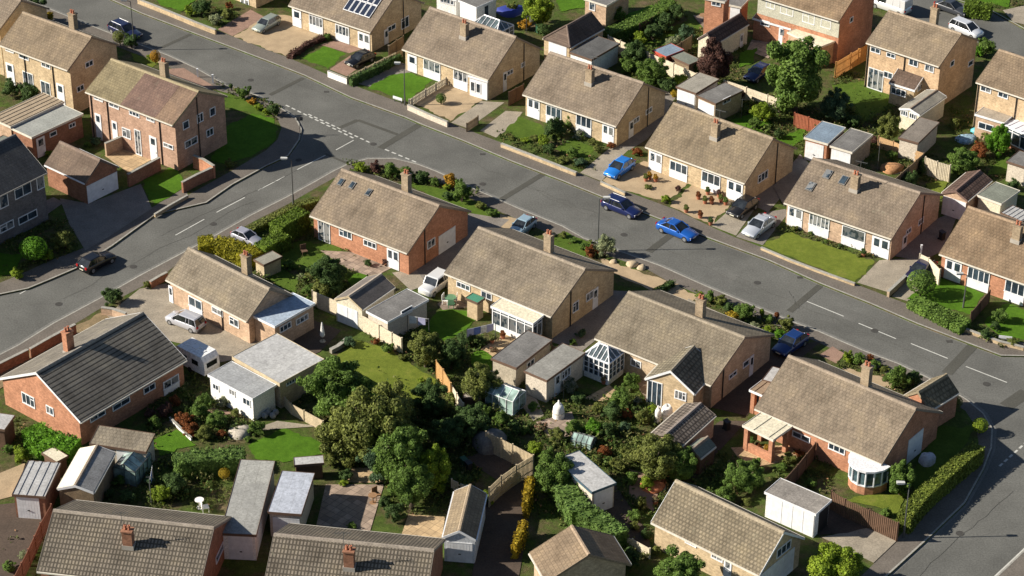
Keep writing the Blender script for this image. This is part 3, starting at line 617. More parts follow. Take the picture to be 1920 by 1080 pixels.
# ---- west houses
H1=house('two-storey buff brick semi with drainpipes down its sunny front','-2,83','127,131','172,69',he=5.0,wall=M_brickY,fs=["win F a 30 255 75 285 2","win F a 100 280 155 325 2","win F a 220 330 270 370 2","fdoor F a 120 375 180 440 2","fdoor F a 215 425 270 480 2","door F a 300 440 345 510","door F a 30 330 80 420","win R a 455 325 495 365 2","win R a 410 445 445 495 2"],pipes=[('F',.33),('F',.74)],tc=(.20,.155,.11),chim=[('a350,130','rear',1.4)],verge=.05)
H2=house('two-storey corner semi with a purple-brown patch across its roof','160,171','324,234','373,171',he=5.0,wall=brick('brown_pink_brick',(.42,.275,.20)),fs=["win F a 500 505 550 545 2","win F a 580 540 635 585 2","win F a 688 585 745 630 3","win F a 780 615 825 655 2","door F a 505 600 545 700","door F a 595 640 630 730","win F a 650 675 700 745 2","fdoor F a 715 685 755 780 2","door F a 795 720 840 820","win F a 870 755 925 800 2","win R a 975 635 1005 695 1","win R a 1050 595 1080 660 2","win R a 1118 565 1145 625 1","win R a 985 720 1050 795 2","win R a 1100 675 1135 735 2"],pipes=[('F',.22),('F',.03),('F',.82),('R',.45)],tc=(.205,.17,.105),chim=[('a835,380','rear',1.3)],verge=.05)
i=H2[2]; xa=H2[1].hit('a780,385',1,i['d']).x; xb=H2[1].hit('a965,455',1,i['d']).x
roofbox(H2,'roof_section',xa,xb,.0,i['d']-.18,.02,tiles('purple_tiles',(.15,.098,.082),i['pt'],.2),.004)
roofbox(H2,'roof_section',xb+.02,i['L'],.0,i['d']-.18,.02,tiles('brown_tiles',(.19,.13,.095),i['pt'],.2),.004)
H0=house('dark slate-roofed house with bluish walls at the left edge','-130,430','88,322',None,D=7.6,pitch=33,he=5.0,end='Q',wall=brick('grey_brick',(.16,.15,.15)),tc=(.075,.075,.08),fs=["win F e -60 1020 -10 1090 1","win F e 80 -20 160 100 2","win F e 198 -80 258 50 1","win F e 0 60 38 150 1","win F e 100 145 195 235 2","win F e 0 200 70 280 2"],fascia=M_lead,barge=M_fascia)
M1=house('orange brick bungalow pair with skylights on the street corner','581,403','764,474','824,385',wall=M_brickO,fs=["fdoor F B 865 150 980 330 2","win F B 1060 225 1180 345 3","win F f 630 305 700 365 3","door F f 755 350 820 440","win R f 968 295 1010 365 2","gdoor R f 1030 235 1118 375"],chim=[('749,354','rear',1.5)],name='bungalow',tc=(.195,.155,.118),pipes=[('R',.28)])
for p in ('f510,5','f570,22','f658,60'): skylight(M1,p,.5,.75)
M2=house('small bungalow beside a silver people carrier on a wide concrete drive','311,523','463,602','506,541',wall=M_brickOr,fs=["door F e 875 540 915 650","pwin F e 1005 605 1080 700 2","win F e 1130 675 1190 725 2","win F e 1222 715 1275 785 2"],chim=[('445,495','rear',1.5)],name='bungalow',tc=(.19,.16,.124),pipes=[('F',.66)])
M3=house('bungalow pair with a cream roofed sunroom along its back wall','833,511','1034,593','1098,504',wall=M_brickY,fs=["win F C 375 225 500 330 3","win F C 600 310 700 415 2","door R g 485 560 515 665","win R g 450 575 490 645 2","win R g 378 630 412 705 2"],chim=[('1016,463','rear',1.5)],name='bungalow',tc=(.187,.156,.122),pipes=[('R',.3)])
M4=house('bungalow with a gabled yellow brick extension and a glass conservatory','1115,633','1334,722','1397,632',wall=M_brickP,fs=["win F g 690 940 745 1000 2","door R g 1320 920 1345 1010","win R g 1285 950 1320 1000 1","win R g 1210 1000 1255 1060 2"],chim=[('1301,590','rear',1.5)],name='bungalow',tc=(.187,.158,.12),pipes=[('R',.2)])
M5=house('end bungalow with a white bow window beside the road junction','1415,765','1654,869','1718,766',wall=M_brickO,fs=["win F w 620 815 780 940 2","win F w 950 950 1100 1050 3","gdoor R l 800 290 885 410"],chim=[('1612,715','rear',1.5)],name='bungalow',tc=(.195,.157,.12))
P1=house('orange brick bungalow with a dark ribbed tile roof on the left','151,791','350,674','67,698',end='P',wall=M_brickO,fs=["win L i 115 95 190 190 3","win L i 245 165 290 230 2","win F i 480 190 560 265 2","win F i 600 120 690 205 2","win F i 765 45 825 115 2","pwin F i 870 0 950 75 2"],name='bungalow',tc=(.20,.182,.158),contrast=.4,rowh=.38,tw=40.0,off=.3,mort=(.055,.05,.045),barge=M_white,lich=.3,msz=.07,pipes=[])
i=P1[2]; hp=P1[1].hit('e475,852',1,i['d']); chimney(P1[0],hp.x-1.2,i['d']+1.1,i['rz']-.4,1.5,M_brickO,aerial=False)
BTC=dict(tc=(.20,.172,.142),contrast=.25,rowh=.38,tw=.25,mort=(.075,.065,.052),lich=.4,msz=.07,off=0)
B1=house('bungalow with dashed grey-brown roof tiles and a brick chimney at bottom left','434,969','141,937','401,989',end='P',wall=M_brickR,fs=["win L i 1150 930 1190 1010 1"],name='bungalow',**BTC)
hp=on_roof(B1,'240,1026') ; i=B1[2]
def rearslope(H,p):
    root,fr,i=H; return fr.hitplane(p,(0,sin(i['pt']),cos(i['pt'])),(i['he']*cos(i['pt'])+i['D']*sin(i['pt'])))
hp=rearslope(B1,'i682,940'); chimney(B1[0],hp.x,hp.y-.25,hp.z+.5,1.0,M_brickR,aerial=True)
B2=house('bungalow with dashed roof tiles and an upstanding chimney at the bottom centre','835,1010','543,981','814,1031',end='P',wall=M_brickR,name='bungalow',**BTC)
hp=rearslope(B2,'j552,1055'); chimney(B2[0],hp.x,hp.y-.25,hp.z+.5,1.1,M_brickR,aerial=True)
B3=house('tan gabled house whose ridge runs towards the bottom edge','k150,955','k240,1112','k375,810',end='P',wall=M_brickP,name='bungalow',tc=(.20,.15,.105))
B4=house('yellow brick bungalow with pale clad gable at the lower right','1221,978','1424,1078','1267,900',end='P',wall=M_brickY,fs=["win F k 1120 950 1180 1010 2","door F k 1190 970 1225 1070","win F k 980 885 1040 930 2","panel R l 10 960 195 1080 3","win R l 100 880 180 990 3"],name='bungalow',tc=(.215,.18,.13),barge=M_white,contrast=.5,msz=.07)
N1=house('two-storey house with grey cladding and a long lean-to at the top edge','1418,-8','1573,39','1612,-22',he=5.0,wall=M_brickO,fs=["cladz F q 1000 0 1700 250","win F q 1065 -15 1150 100 2","win F q 1210 30 1335 170 2","win F q 1435 120 1550 255 2","win F q 1620 185 1715 300 1","win R d 490 95 510 125 1"],tc=(.21,.15,.10),verge=.05)
N2=house('two-storey buff semi with a brown tiled rear extension','1624,79','1761,124','1803,63',he=5.0,wall=brick('sandy_orange_brick',(.52,.37,.235)),fs=["win F d 605 245 655 290 2","win F d 690 275 735 315 2","win F d 810 310 855 360 2","win F d 895 340 940 390 2","fdoor F d 595 355 670 450 3","win F d 675 375 720 425 2","win R d 1025 315 1050 360 1","win R d 1120 320 1150 360 1"],chim=[('d915,115','rear',1.6)],tc=(.21,.165,.12),verge=.05,pipes=[('F',.52),('F',.02)])
N3=house('two-storey buff house at the right edge above a white conservatory','1830,153','1975,202','2018,140',he=5.0,wall=brick('sandy_brick',(.52,.39,.25)),fs=["win F d 1190 465 1245 500 2","win F d 1285 485 1335 530 2"],tc=(.20,.15,.105),verge=.05,pipes=[('F',.02),('F',.52)])
house('brown shed-roofed cottage corner in the top left corner of the photo','-190,-10','-5,60','40,0',he=5.0,wall=M_brickY,verge=.05)
# ------------------------------------------------------------ garages, sheds, extensions
M_blueflat=mottled('blue_grey_felt',(.19,.25,.32),.12,.6,6); M_greenflat=mottled('green_grey_felt',(.19,.205,.17),.15,.6,6); M_corrb=mottled('brown_corrugated',(.32,.255,.18),.12,.7,7)
M_corrg=mottled('grey_corrugated',(.36,.36,.36),.12,.6,6); M_redp=mottled('red_boards',(.40,.07,.045),.1,2,8); M_palewall=mottled('pale_block',(.52,.46,.38),.08,1,8); M_rwhite=mottled('white_render',(.74,.73,.70),.06,1,8)
M_brownflat=mottled('brown_felt',(.16,.125,.10),.2,.7,7); M_cream2=mottled('cream_sheet_roof',(.60,.55,.42),.06,.5,5)
MW=M_white
flat('pale topped garage beside a darker one near the brown-leaved tree','q150,875','q350,945','q580,800',2.35,M_rwhite,M_paleg if False else mottled('lichen_felt',(.30,.28,.24),.2,.9,8),["gdoor F q 175 900 335 1060"])
flat('dark topped garage paired with a paler one near the brown-leaved tree','q362,968','q550,1050','q795,900',2.25,M_brickP,M_greyflat,["gdoor F q 375 1000 535 1130","win R q 620 1000 700 1060 2"])
flat('brick garage with a blue-grey roof in front of the red fence','d250,732','d375,767','d505,690',2.35,M_brickO,M_blueflat,["gdoor F d 255 750 350 835"],fascia=M_fascia)
flat('garage with a dark grey roof next to the blue-grey roofed one','d388,777','d505,812','d640,725',2.2,M_brickP,M_greyflat,["gdoor F d 390 790 495 880"],fascia=M_fascia)
house('cream shallow-gabled garage with four high small windows in its end','r565,355','r835,165','r465,290',end='P',he=2.2,wall=M_cream,fs=["cwin L r 362 330 442 375 3","cwin L r 458 360 528 405 3"],name='garage',cat='garage',roof=mottled('mossy_corrugated',(.24,.225,.19),.25,.8,7),verge=.08,over=.1,fascia=M_fascia,barge=M_white)
flat('low flat concrete garage with branches over its grey roof','r350,582','r550,637','r800,440',2.15,M_palewall,mottled('brown_grey_felt',(.20,.175,.15),.15,.7,6))
house('small garage with a brown ribbed gable roof and white door by the bungalow gap','A818,216','A1032,36','A712,128',end='P',he=2.25,wall=M_brickOr,fs=["gdoor L A 605 170 800 310"],name='garage',cat='garage',tc=(.13,.085,.07),contrast=.6,verge=.08,over=.08,rowh=.42,tw=.4,msz=.08)
flat('cream walled shed with a greenish flat roof beside the brown gabled garage','A905,168','A1115,246','A1250,120',2.2,M_cream,M_greenflat,name='shed',cat='shed',fascia=M_fascia)
flat('lean-to with a ribbed grey sheet roof behind the right-edge bungalow','A1112,322','A1300,400','A1380,330',2.2,M_palewall,M_corrg,name='shed',cat='shed',corr=.4)
flat('pinkish walled shed at the far right edge below the shrubs','r1445,822','r1640,885','r1740,770',2.1,M_palewall,M_greyflat,name='shed',cat='shed')
house('hip-roofed brown garage with a white door behind two bungalows','o1342,482','o1690,285',None,D=3.4,pitch=38,end='P',he=2.35,wall=M_brickY,fs=["gdoor L o 1130 415 1308 560"],hipP=True,name='garage',cat='garage',tc=(.115,.085,.07),contrast=.25,verge=.05,over=.1,fascia=M_fascia)
flat('flat dark garage attached beside the hip-roofed brown garage','c362,277','c482,318','c640,235',2.15,M_rwhite,M_dkfelt)
flat('little red shed with a grey roof by the pale fence','c808,268','c878,302','c932,245',1.8,M_redp,M_blueflat,name='shed',cat='shed',fascia=M_redp)
flat('little shed with a green-grey roof behind the pale fence','c903,300','c1000,345','c1035,305',1.7,M_wood,M_greenflat,name='shed',cat='shed')
house('long brown-roofed outbuilding with a cream end and a pale door','q545,445','q885,240','q462,338',end='P',he=2.3,wall=M_cream,fs=["door F q 790 330 830 490"],name='outbuilding',cat='outbuilding',tc=(.085,.06,.055),contrast=.5,verge=.05,over=.05,rowh=.42,tw=.4,msz=.07)
flat('pinkish building with a grey roof cut by the top edge','c440,-8','c560,30','c700,-40',2.6,M_brickOr,M_greyflat,["cwin F c 470 5 500 60 1"],name='outbuilding',cat='outbuilding',fascia=M_fascia)
flat('white extension with a flat grey roof beside a glass conservatory','o215,2','o395,76','o600,-20',2.7,M_rwhite,M_greyflat,["fdoor R o 470 40 520 100 1"],name='extension',cat='extension',fascia=MW)
flat('white garage with a row of four tiny windows at the top edge','o-20,-55','o192,0','o300,-60',2.5,M_rwhite,M_paleflat,["cwin F o 35 0 60 28 1","cwin F o 70 10 95 38 1","cwin F o 105 18 130 46 1","cwin F o 138 25 160 52 1"],fascia=MW)
flat('brick house corner with a flat grey roof against the top edge','q430,-20','q640,20','q760,-40',4.6,M_brickO,M_greyflat,["win F q 510 0 600 70 2"],name='brick_house',cat='house',fascia=M_fascia)
flat('brick extension with white front and flat grey roof at the top edge','q650,40','q808,72','q930,-10',2.7,M_brickO,M_greyflat,["panel F q 700 70 790 180"],name='extension',cat='extension',fascia=M_fascia)
flat('brown tiled lean-to along the back of the grey clad house','q925,182','q1310,292','q1400,215',2.35,M_brickO,tiles('lean_tiles',(.24,.17,.115),radians(30),.3),["win F q 1005 210 1095 275 2","door F q 1195 270 1260 350"],name='extension',cat='extension',lean=.4,fascia=MW)
flat('wide cream canopy roof behind the grey clad house','q1275,325','q1600,478','q1730,345',2.5,M_brickOr,M_cream2,name='canopy',cat='canopy',fascia=M_fascia)
flat('brown tiled rear extension with white windows on a two-storey house','d702,440','d838,482','d905,398',2.3,M_brickY,tiles('porch_tiles',(.125,.088,.07),radians(28),.25),["win F d 715 460 790 520 3","win R d 850 450 880 490 2"],name='extension',cat='extension',lean=1.0,fascia=MW)
flat('flat roofed back extension of the right-edge house','d1160,608','d1315,655','d1382,600',2.5,M_brickOr,mottled('stained_felt',(.36,.31,.25),.2,.9,7),["win F d 1180 645 1255 705 2"],name='extension',cat='extension',fascia=MW)
flat('white glazed conservatory with a bright roof at the right edge','d1312,662','d1450,725','d1470,620',2.3,M_brickO,mottled('polycarbonate_sheet',(.62,.62,.68),.05),name='conservatory',cat='conservatory',glass=True,fascia=MW,corr=.7)
flat('bluish flat roofed side extension of the small bungalow','474,592','515,612','587,567',2.5,M_brickOr,mottled('pale_blue_roofing',(.34,.41,.50),.08,.5,5),["win R s 905 130 1010 222 3","win R s 1055 30 1165 150 3"],name='extension',cat='extension',fascia=MW)
house('paired garage with a dark ribbed gable roof by the pale panel fence','f622,682','f797,560','f548,612',end='P',he=2.2,wall=M_cream,fs=["panel L f 490 650 600 760 2"],name='garage',cat='garage',roof=mottled('dark_corrugated',(.13,.115,.105),.2,.8,7),verge=.05,over=.05,fascia=M_fascia,barge=M_woodp,tc=(.30,.25,.2))
flat('flat garage with a white edged grey roof and side window','f645,692','f758,750','f940,612',2.2,M_palewall,M_greyflat,["win R f 830 670 888 725 1"],fascia=MW)
flat('dark grey roofed concrete panel garage, the left of two side by side','u5,352','u235,442','u565,185',2.2,M_concp,M_greyflat,["win R u 330 400 400 450 2"])
flat('light grey roofed garage with a dark side door, beside the conservatory','u308,467','u517,557','u845,292',2.25,M_palewall,mottled('light_felt',(.25,.245,.225),.15,.6,6),["win R u 650 420 735 560 3","door R u 585 480 640 640"],fascia=M_brownf)
flat('big garage with a wide near-white flat roof','s470,436','s905,682','s1262,432',2.5,M_brickP,M_paleflat,["cwin R s 965 610 1065 710 4"],fascia=M_woodp,fas=.3)
flat('white walled annexe with a pale grey roof under the white-roofed garage','s245,602','s655,822','s862,690',2.25,M_rwhite,mottled('soft_grey_roofing',(.31,.32,.33),.1,.6,6),["win F s 565 800 640 905 2","cwin F s 290 690 350 760 2","cwin F s 440 740 500 810 2"],name='annexe',cat='outbuilding',fascia=MW)
flat('concrete garage with a ribbed white-grey roof at lower left','v112,820','v415,842','v600,535',2.2,M_brickR,M_corrg,["gdoor F v 150 840 375 1010"],corr=.55,fascia=M_brownf)
G2=house('gabled shed with one cream roof slope and one grey slope','v860,800','v1060,432','v690,735',end='P',he=2.1,wall=M_wood,fs=["win R v 930 650 970 720 1"],name='workshop',cat='shed',roof=mottled('rough_grey_felt',(.25,.25,.25),.2,1,8),verge=.06,over=.06,barge=M_white)
i=G2[2]; MB().prism([Vector((0,i['D']+.002,i['he']+.01)),Vector((i['L'],i['D']+.002,i['he']+.01)),Vector((i['L'],i['d']+.05,i['rz']+.0)),Vector((0,i['d']+.05,i['rz']))],(0,0,.03)).build('lit_slope',mottled('lit_slope_sheet',(.66,.61,.50),.05),G2[0])  # pale sheet paints the sunlight on the sun-facing slope
flat('low tiled shed standing behind the gabled cream and grey shed','v825,352','v1342,430','v1420,262',2.0,M_palewall,tiles('shed_tiles',(.22,.19,.15),radians(12),.3),["panel F v 1070 400 1220 470 1"],name='shed',cat='shed',lean=.35)
flat('tiny shed with a yellowish roof beside the tall hedge','v385,437','v520,522','v582,440',1.6,M_dkwood,M_cream,name='shed',cat='shed')
flat('long grey flat roofed garage between the bottom bungalows','413,1000','480,1003','j200,470',2.4,M_rwhite,mottled('pale_felt',(.29,.29,.275),.12,.5,6),["gdoor F i 1215 860 1350 965"],fascia=M_brownf)
flat('garage with a lilac-white flat roof beside the long grey one','j120,738','j297,752','j390,535',2.3,M_palewall,M_lilac,["gdoor F j 145 765 300 840"],fascia=M_brownf)
flat('small white-topped hutch on the edge of the bright lawn','j262,490','j418,478','j416,442',1.5,M_dkwood,M_paleflat,name='hutch',cat='shed')
house('narrow garage with a brown gable roof beside the dark driveway','j1228,886','j1285,640','j1140,838',end='P',he=2.25,wall=mottled('bluish_white_render',(.55,.57,.6),.06),fs=["gdoor L j 1075 895 1210 990"],name='garage',cat='garage',tc=(.21,.165,.115),verge=.08,over=.08,fascia=M_white,barge=M_white)
flat('white flat roofed garage half hidden by the long hedge','x735,702','x958,616','x578,335',2.25,M_palewall,M_paleflat,["gdoor F x 752 640 928 850"],fascia=mottled('dark_blue_board',(.05,.09,.12),.1))
house('brown-grey tiled garage with a shallow gable below the yellow extension','k957,388','k1142,222','k876,322',end='P',he=2.1,wall=M_brickOr,name='garage',cat='garage',tc=(.19,.16,.14),contrast=.8,verge=.08,over=.08,rowh=.4,tw=.35,msz=.08)
house('tiny dark shed with a green-grey gable roof in the shade','k1060,452','k1142,385','k1018,402',end='P',he=1.7,wall=M_dkwood,name='shed',cat='shed',roof=mottled('green_felt',(.16,.18,.15),.15),verge=.05,over=.05)
flat('white panelled garage with a mossy grey roof and an open dark end','l40,632','l312,750','l392,674',2.3,M_rwhite,mottled('mossy_grey_felt',(.24,.22,.20),.22,1,8),["panel F l 78 650 305 850 4","dark R l 320 690 385 850"],fascia=MW)
house('brown gabled garage behind the end bungalow near the junction','m335,240','m480,150',None,D=2.7,pitch=39,end='P',he=2.3,wall=M_brickO,name='garage',cat='garage',tc=(.20,.165,.11),contrast=.5,verge=.05,over=.05,rowh=.42,tw=.4,msz=.08)
flat('brick outbuilding with a pale flat roof beside the corner semi','y122,512','y336,612','y862,350',2.5,M_brickR,mottled('pale_grey_roofing',(.31,.32,.30),.12,.6,6),["win R y 530 530 600 615 1","win R y 735 440 800 520 2","door R y 400 590 470 800"],name='outbuilding',cat='outbuilding',fascia=M_fascia)
flat('long brown corrugated outbuilding roof at the left edge','y-110,400','y112,498','y700,238',2.7,M_brickOr,M_corrb,name='outbuilding',cat='outbuilding',corr=.5,fascia=M_fascia)
flat('green-grey flat roof against the left edge beside the dark roofed house','y-160,700','y-10,752','y205,650',2.4,M_brickOr,M_greenflat,name='outbuilding',cat='outbuilding')
house('brick garage with a brown pitched roof and a wide white door','y475,898','y905,1098','y1070,850',he=2.3,wall=M_brickR,fs=["gdoor R a 462 905 638 1070"],name='garage',cat='garage',tc=(.135,.10,.08),contrast=.15,verge=.08,over=.15,fascia=MW)
flat('grey topped shed at the left edge beside the orange brick bungalow','v-170,195','v40,225','v182,100',2.1,M_dkwood,M_corrg,name='shed',cat='shed')
flat('brick pillared veranda with a cream panel roof','w160,772','w440,907','w602,780',2.35,M_brickO,M_cream2,name='veranda',cat='veranda',openf=True,corr=1.3,fascia=M_fascia)
flat('narrow striped brown carport beside the end bungalow','w222,446','w352,502','w474,385',2.2,M_brickO,mottled('brown_sheet',(.26,.19,.13),.12,.8,8),name='carport',cat='carport',openf=True,fascia=MW,corr=.5)
flat('small white flat roof between two bungalows','w342,352','w432,377','w512,255',2.3,M_palewall,M_paleflat,name='side_porch',cat='porch')
flat('sunroom with a cream roof and white framed glazing','C690,462','C1078,622','C1180,548',2.3,M_rwhite,M_cream2,name='sunroom',cat='conservatory',glass=True,fascia=MW,lean=.1)
flat('green topped low bay on the back of a bungalow','C455,386','C566,432','C620,398',1.9,M_brickY,mottled('green_sheet',(.06,.22,.14),.1),name='bay',cat='porch')
flat('dog kennel sized shed with a pale roof among clipped hedges','B275,522','B365,574','B510,482',1.5,M_woodp,mottled('pale_felt_roof',(.26,.25,.21),.12),name='shed',cat='shed')
flat('grey topped storage box beside the small greenhouse','t1115,832','t1255,850','t1266,775',1.1,M_dkwood,mottled('weathered_lid',(.33,.29,.25),.12),name='storage_box',cat='box')
# gabled extension of M4
E4=house('gabled yellow brick extension with french windows and ribbed roof','1302,738','1345,690','1257,695',end='P',he=2.4,wall=M_brickY,fs=["fdoor L k 780 30 855 155 3","win L k 925 85 985 150 3"],name='extension',cat='extension',tc=(.20,.175,.13),contrast=.6,rowh=.42,tw=.4,verge=.1,over=.12,msz=.09,barge=M_white)
# B1 front dormer gable
def hipglass(label,P,Q,S_,h=2.1,rise=.9,ridge=.5,mirror=False):
    fr=Frame(P,Q,h); L=fr.L; D=fr.hit(S_,2,h).y
    root=empty('conservatory',label,'conservatory',fr.loc,fr.rz)
    MB().box(0.02,0.02,0,L-.02,D-.02,.5).build('wall',M_rwhite,root)
    g=MB(); g.box(.05,.05,.5,L-.05,D-.05,h-.05).build('glazing',M_glass,root)
    f=MB(); t=.05
    for i in range(6):
        X=L*i/5; f.box(X-t,-.03,.5,X+t,.05,h)
    for i in range(1,5):
        Y=D*i/4; f.box(L-.05,Y-t,.5,L+.03,Y+t,h); f.box(-.03,Y-t,.5,.05,Y+t,h)
    for z in (.5,1.0,1.5): f.box(0,-.035,z,L,.0,z+.05); f.box(L,-.03,z,L+.035,D,z+.05)
    f.box(-.06,-.06,h-.06,L+.06,.06,h+.04); f.box(L-.06,.06,h-.06,L+.06,D,h+.04); f.box(-.06,.06,h-.06,.06,D,h+.04)
    f.build('frame',M_white,root)
    a=(L*ridge*.6,D*.5,h+rise); b=(L*(1-ridge*.6),D*.5,h+rise); c=[(0,0,h),(L,0,h),(L,D,h),(0,D,h)]
    r=MB(); r.quad([c[0],c[1],b,a]); r.quad([c[1],c[2],b]); r.quad([c[2],c[3],a,b]); r.quad([c[3],c[0],a])
    ro=r.build('roof',glassm('roof_glass',(.045,.06,.065),.25),root)
    bars=MB(); tb=lambda p,q,rr=.045: bars.tube((p[0],p[1],p[2]+.03),(q[0],q[1],q[2]+.03),rr,seg=5)
    tb(a,b,.07); [tb(c[k],(a if k in(0,3) else b),.06) for k in range(4)]
    for k in range(1,6):
        u=k/6; X=L*u; Xr=min(max(X,a[0]),b[0]); s=1 if a[0]<=X<=b[0] else (X/a[0] if X<a[0] else (L-X)/(L-b[0]))
        for Y in (0,D): tb((X,Y,h),(X if s<1 else Xr,Y+(D*.5-Y)*s,h+rise*s))
    for k in (1,2,3):
        Y=D*k/4; s=1-abs(Y-D/2)/(D/2)
        tb((L,Y,h),(L-(L-b[0])*s,Y,h+rise*s)); tb((0,Y,h),(a[0]*s,Y,h+rise*s))
    bars.build('roof_bars',M_white,ro)
    return root
hipglass('victorian style white conservatory with a dark hipped glass roof','u858,312','u1090,405','u1240,300',2.1,.75,.6)
hipglass('white barred conservatory with a long glass ridge behind the bungalow','o335,250','o600,345','o745,245',2.0,.8,.35)
# bow window
fr=M5[1]; hp=fr.hit('l525,640',2,0); cx=hp.x; r=1.55
root=empty('bow_window','curved white bow window room with a brick base and white roof','bow window',tuple(fr.M@Vector((cx,M5[2]['W'][1],0))),fr.rz)
def arc(R_,z,n=9,a0=pi,a1=2*pi,sq=1.15): return [Vector((R_*cos(a0+(a1-a0)*k/(n-1)),R_*sq*sin(a0+(a1-a0)*k/(n-1)),z)) for k in range(n)]
MB().prism(arc(r,0),(0,0,.75)).build('wall',M_brickO,root); MB().prism(arc(r-.06,.75),(0,0,1.35)).build('glazing',glassm('bow_glass',(.04,.065,.075)),root)
f=MB()
for p in arc(r-.02,.75): f.tube(p,p+Vector((0,0,1.35)),.07,seg=6)
f.prism(arc(r+.03,.73),(0,0,.09)); f.build('frame',M_white,root)
MB().prism(arc(r+.15,2.1),(0,0,.16)).build('roof',mottled('white_roof_sheet',(.66,.66,.68),.05),root)
# greenhouses
def greenhouse(label,c,rz,w=1.9,l=2.6,h=1.35,rise=.55,white=True):
    p=G(c,LAND); root=empty('greenhouse',label,'greenhouse',(p.x,p.y,LAND),radians(rz))
    g=MB(); g.box(-l/2+.03,-w/2+.03,.02,l/2-.03,w/2-.03,h); g.prism([Vector((-l/2+.03,-w/2+.03,h)),Vector((-l/2+.03,w/2-.03,h)),Vector((-l/2+.03,0,h+rise))],(l-.06,0,0))
    g.build('glazing',glassm('greenhouse_glass',(.16,.22,.20),.1),root)
    f=MB(); T=.028
    for k in range(5):
        X=-l/2+l*k/4
        for s in(-1,1): f.tube((X,s*w/2,0),(X,s*w/2,h),T,seg=5); f.tube((X,s*w/2,h),(X,0,h+rise),T,seg=5)
    for s in(-1,1):
        for z in (.03,h): f.tube((-l/2,s*w/2,z),(l/2,s*w/2,z),T,seg=5)
        for z in (.03,h): f.tube((s*l/2,-w/2,z),(s*l/2,w/2,z),T,seg=5)
        f.tube((s*l/2,0,0),(s*l/2,0,h+rise),T,seg=5)
    f.tube((-l/2,0,h+rise),(l/2,0,h+rise),T*1.3,seg=5); f.build('frame',M_white if white else M_steel,root)
    return root
greenhouse('small pale green greenhouse in the garden left of the brick circle','948,760',-33)
greenhouse('greenhouse with a dark frame behind the low tiled shed','250,890',70,white=False)
greenhouse('blue-tinted cold frame behind the white-roofed garage','1094,834',-25,1.2,1.7,.6,.35,False)

# ------------------------------------------------------------ fences and walls
def fence(label,pts,h=1.6,mat=None,t=.05,panel=1.83,post=True,name='fence',cat='fence',top=True,gap=0,pm=None,slat=0,group=None):
    zt=LAND+(h if top else 0)
    P=[G(p,zt) for p in pts]; 
    for p in P: p.z=0
    o=P[0]; root=empty(name,label,cat,(o.x,o.y,LAND),0,group); b=MB(); mat=mat or M_woodp; posts=[]
    for a,c in zip(P[:-1],P[1:]):
        d=c-a; L=d.length; u=d.normalized(); n=Vector((-u.y,u.x,0)); k=max(1,round(L/panel))
        for i in range(k):
            q0=a-o+u*(L*i/k); q1=a-o+u*(L*(i+1)/k); dz=random.uniform(-.025,.025)
            if slat:
                m_=int((q1-q0).length/slat)
                for j in range(m_):
                    r0=q0+(q1-q0)*(j+.15)/m_; r1=q0+(q1-q0)*(j+.85)/m_
                    b.prism([r0-n*t/2,r1-n*t/2,r1+n*t/2,r0+n*t/2],(0,0,h+dz))
                for z in (.25*h,.75*h): b.prism([q0+n*(t/2+.002)+Vector((0,0,z)),q1+n*(t/2+.002)+Vector((0,0,z)),q1+n*(t/2+.04)+Vector((0,0,z)),q0+n*(t/2+.04)+Vector((0,0,z))],(0,0,.07))
            else:
                nb=6
                for j in range(nb):   # horizontal boards with a shadow gap
                    z0=h*j/nb; off=n*(.012*(j%2))
                    b.prism([q0-n*t/2+off+Vector((0,0,z0+gap)),q1-n*t/2+off+Vector((0,0,z0+gap)),q1+n*t/2+off+Vector((0,0,z0+gap)),q0+n*t/2+off+Vector((0,0,z0+gap))],(0,0,h/nb-gap+(dz if j==nb-1 else 0)))
            posts.append(q0)
        if c is P[-1]: posts.append(c-o)
    b.build('panel' if not slat else 'boards',mat,root)
    if post:
        for q in posts:
            MB().box(q.x-.06,q.y-.06,0,q.x+.06,q.y+.06,h+.08).build('post',pm or mat,root)
    return root
def wall(label,pts,h=.9,mat=None,t=.22,name='garden_wall',cat='wall',top=True,cap=True,group=None):
    zt=LAND+(h if top else 0)
    P=[G(p,zt) for p in pts]
    for p in P: p.z=0
    o=P[0]; root=empty(name,label,cat,(o.x,o.y,LAND),0,group); b=MB(); c_=MB()
    def side(i,s,w):
        a=P[max(0,i-1)];c=P[min(len(P)-1,i+1)]; d=(c-a).normalized(); return P[i]-o+Vector((-d.y,d.x,0))*s*w
    for i in range(len(P)-1):
        q=lambda w,z:[side(i,-1,w)+Vector((0,0,z)),side(i+1,-1,w)+Vector((0,0,z)),side(i+1,1,w)+Vector((0,0,z)),side(i,1,w)+Vector((0,0,z))]
        b.prism(q(t/2,0),(0,0,h)); c_.prism(q(t/2+.03,h+.001),(0,0,.06))
    b.build('masonry',mat or M_brickOr,root)
    if cap: c_.build('coping',M_kerb,root)
    return root
M_cfence=mottled('concrete_fence',(.56,.49,.37),.1,1.5,9)
fence('long pale panel fence behind the bungalow row, near the little red shed',['c570,190','c700,245','c860,312','c1042,392'],1.6,M_cfence)
fence('pale weathered fence running behind the two paired garages',['1358,150','1400,164','1440,178','1462,186'],1.4,M_cfence)
fence('orange-brown board fence beside the grey clad house',['d420,332','d500,285','d582,238'],1.8,M_woodo,slat=.15)
fence('reddish fence between the tall tree and the blue-grey garage roof',['d200,602','d275,625','d350,650'],1.5,mottled('red_wood',(.33,.11,.06),.12),slat=.15)
fence('short tan fence below the low flat concrete garage',['r150,572','r300,625','r450,690','r605,745'],1.2,mottled('tan_wood',(.42,.27,.14),.15))
fence('pale board fence between the shaded lawn and green shrub',['r625,782','r745,828','r875,865'],1.8,M_cfence,slat=.16)
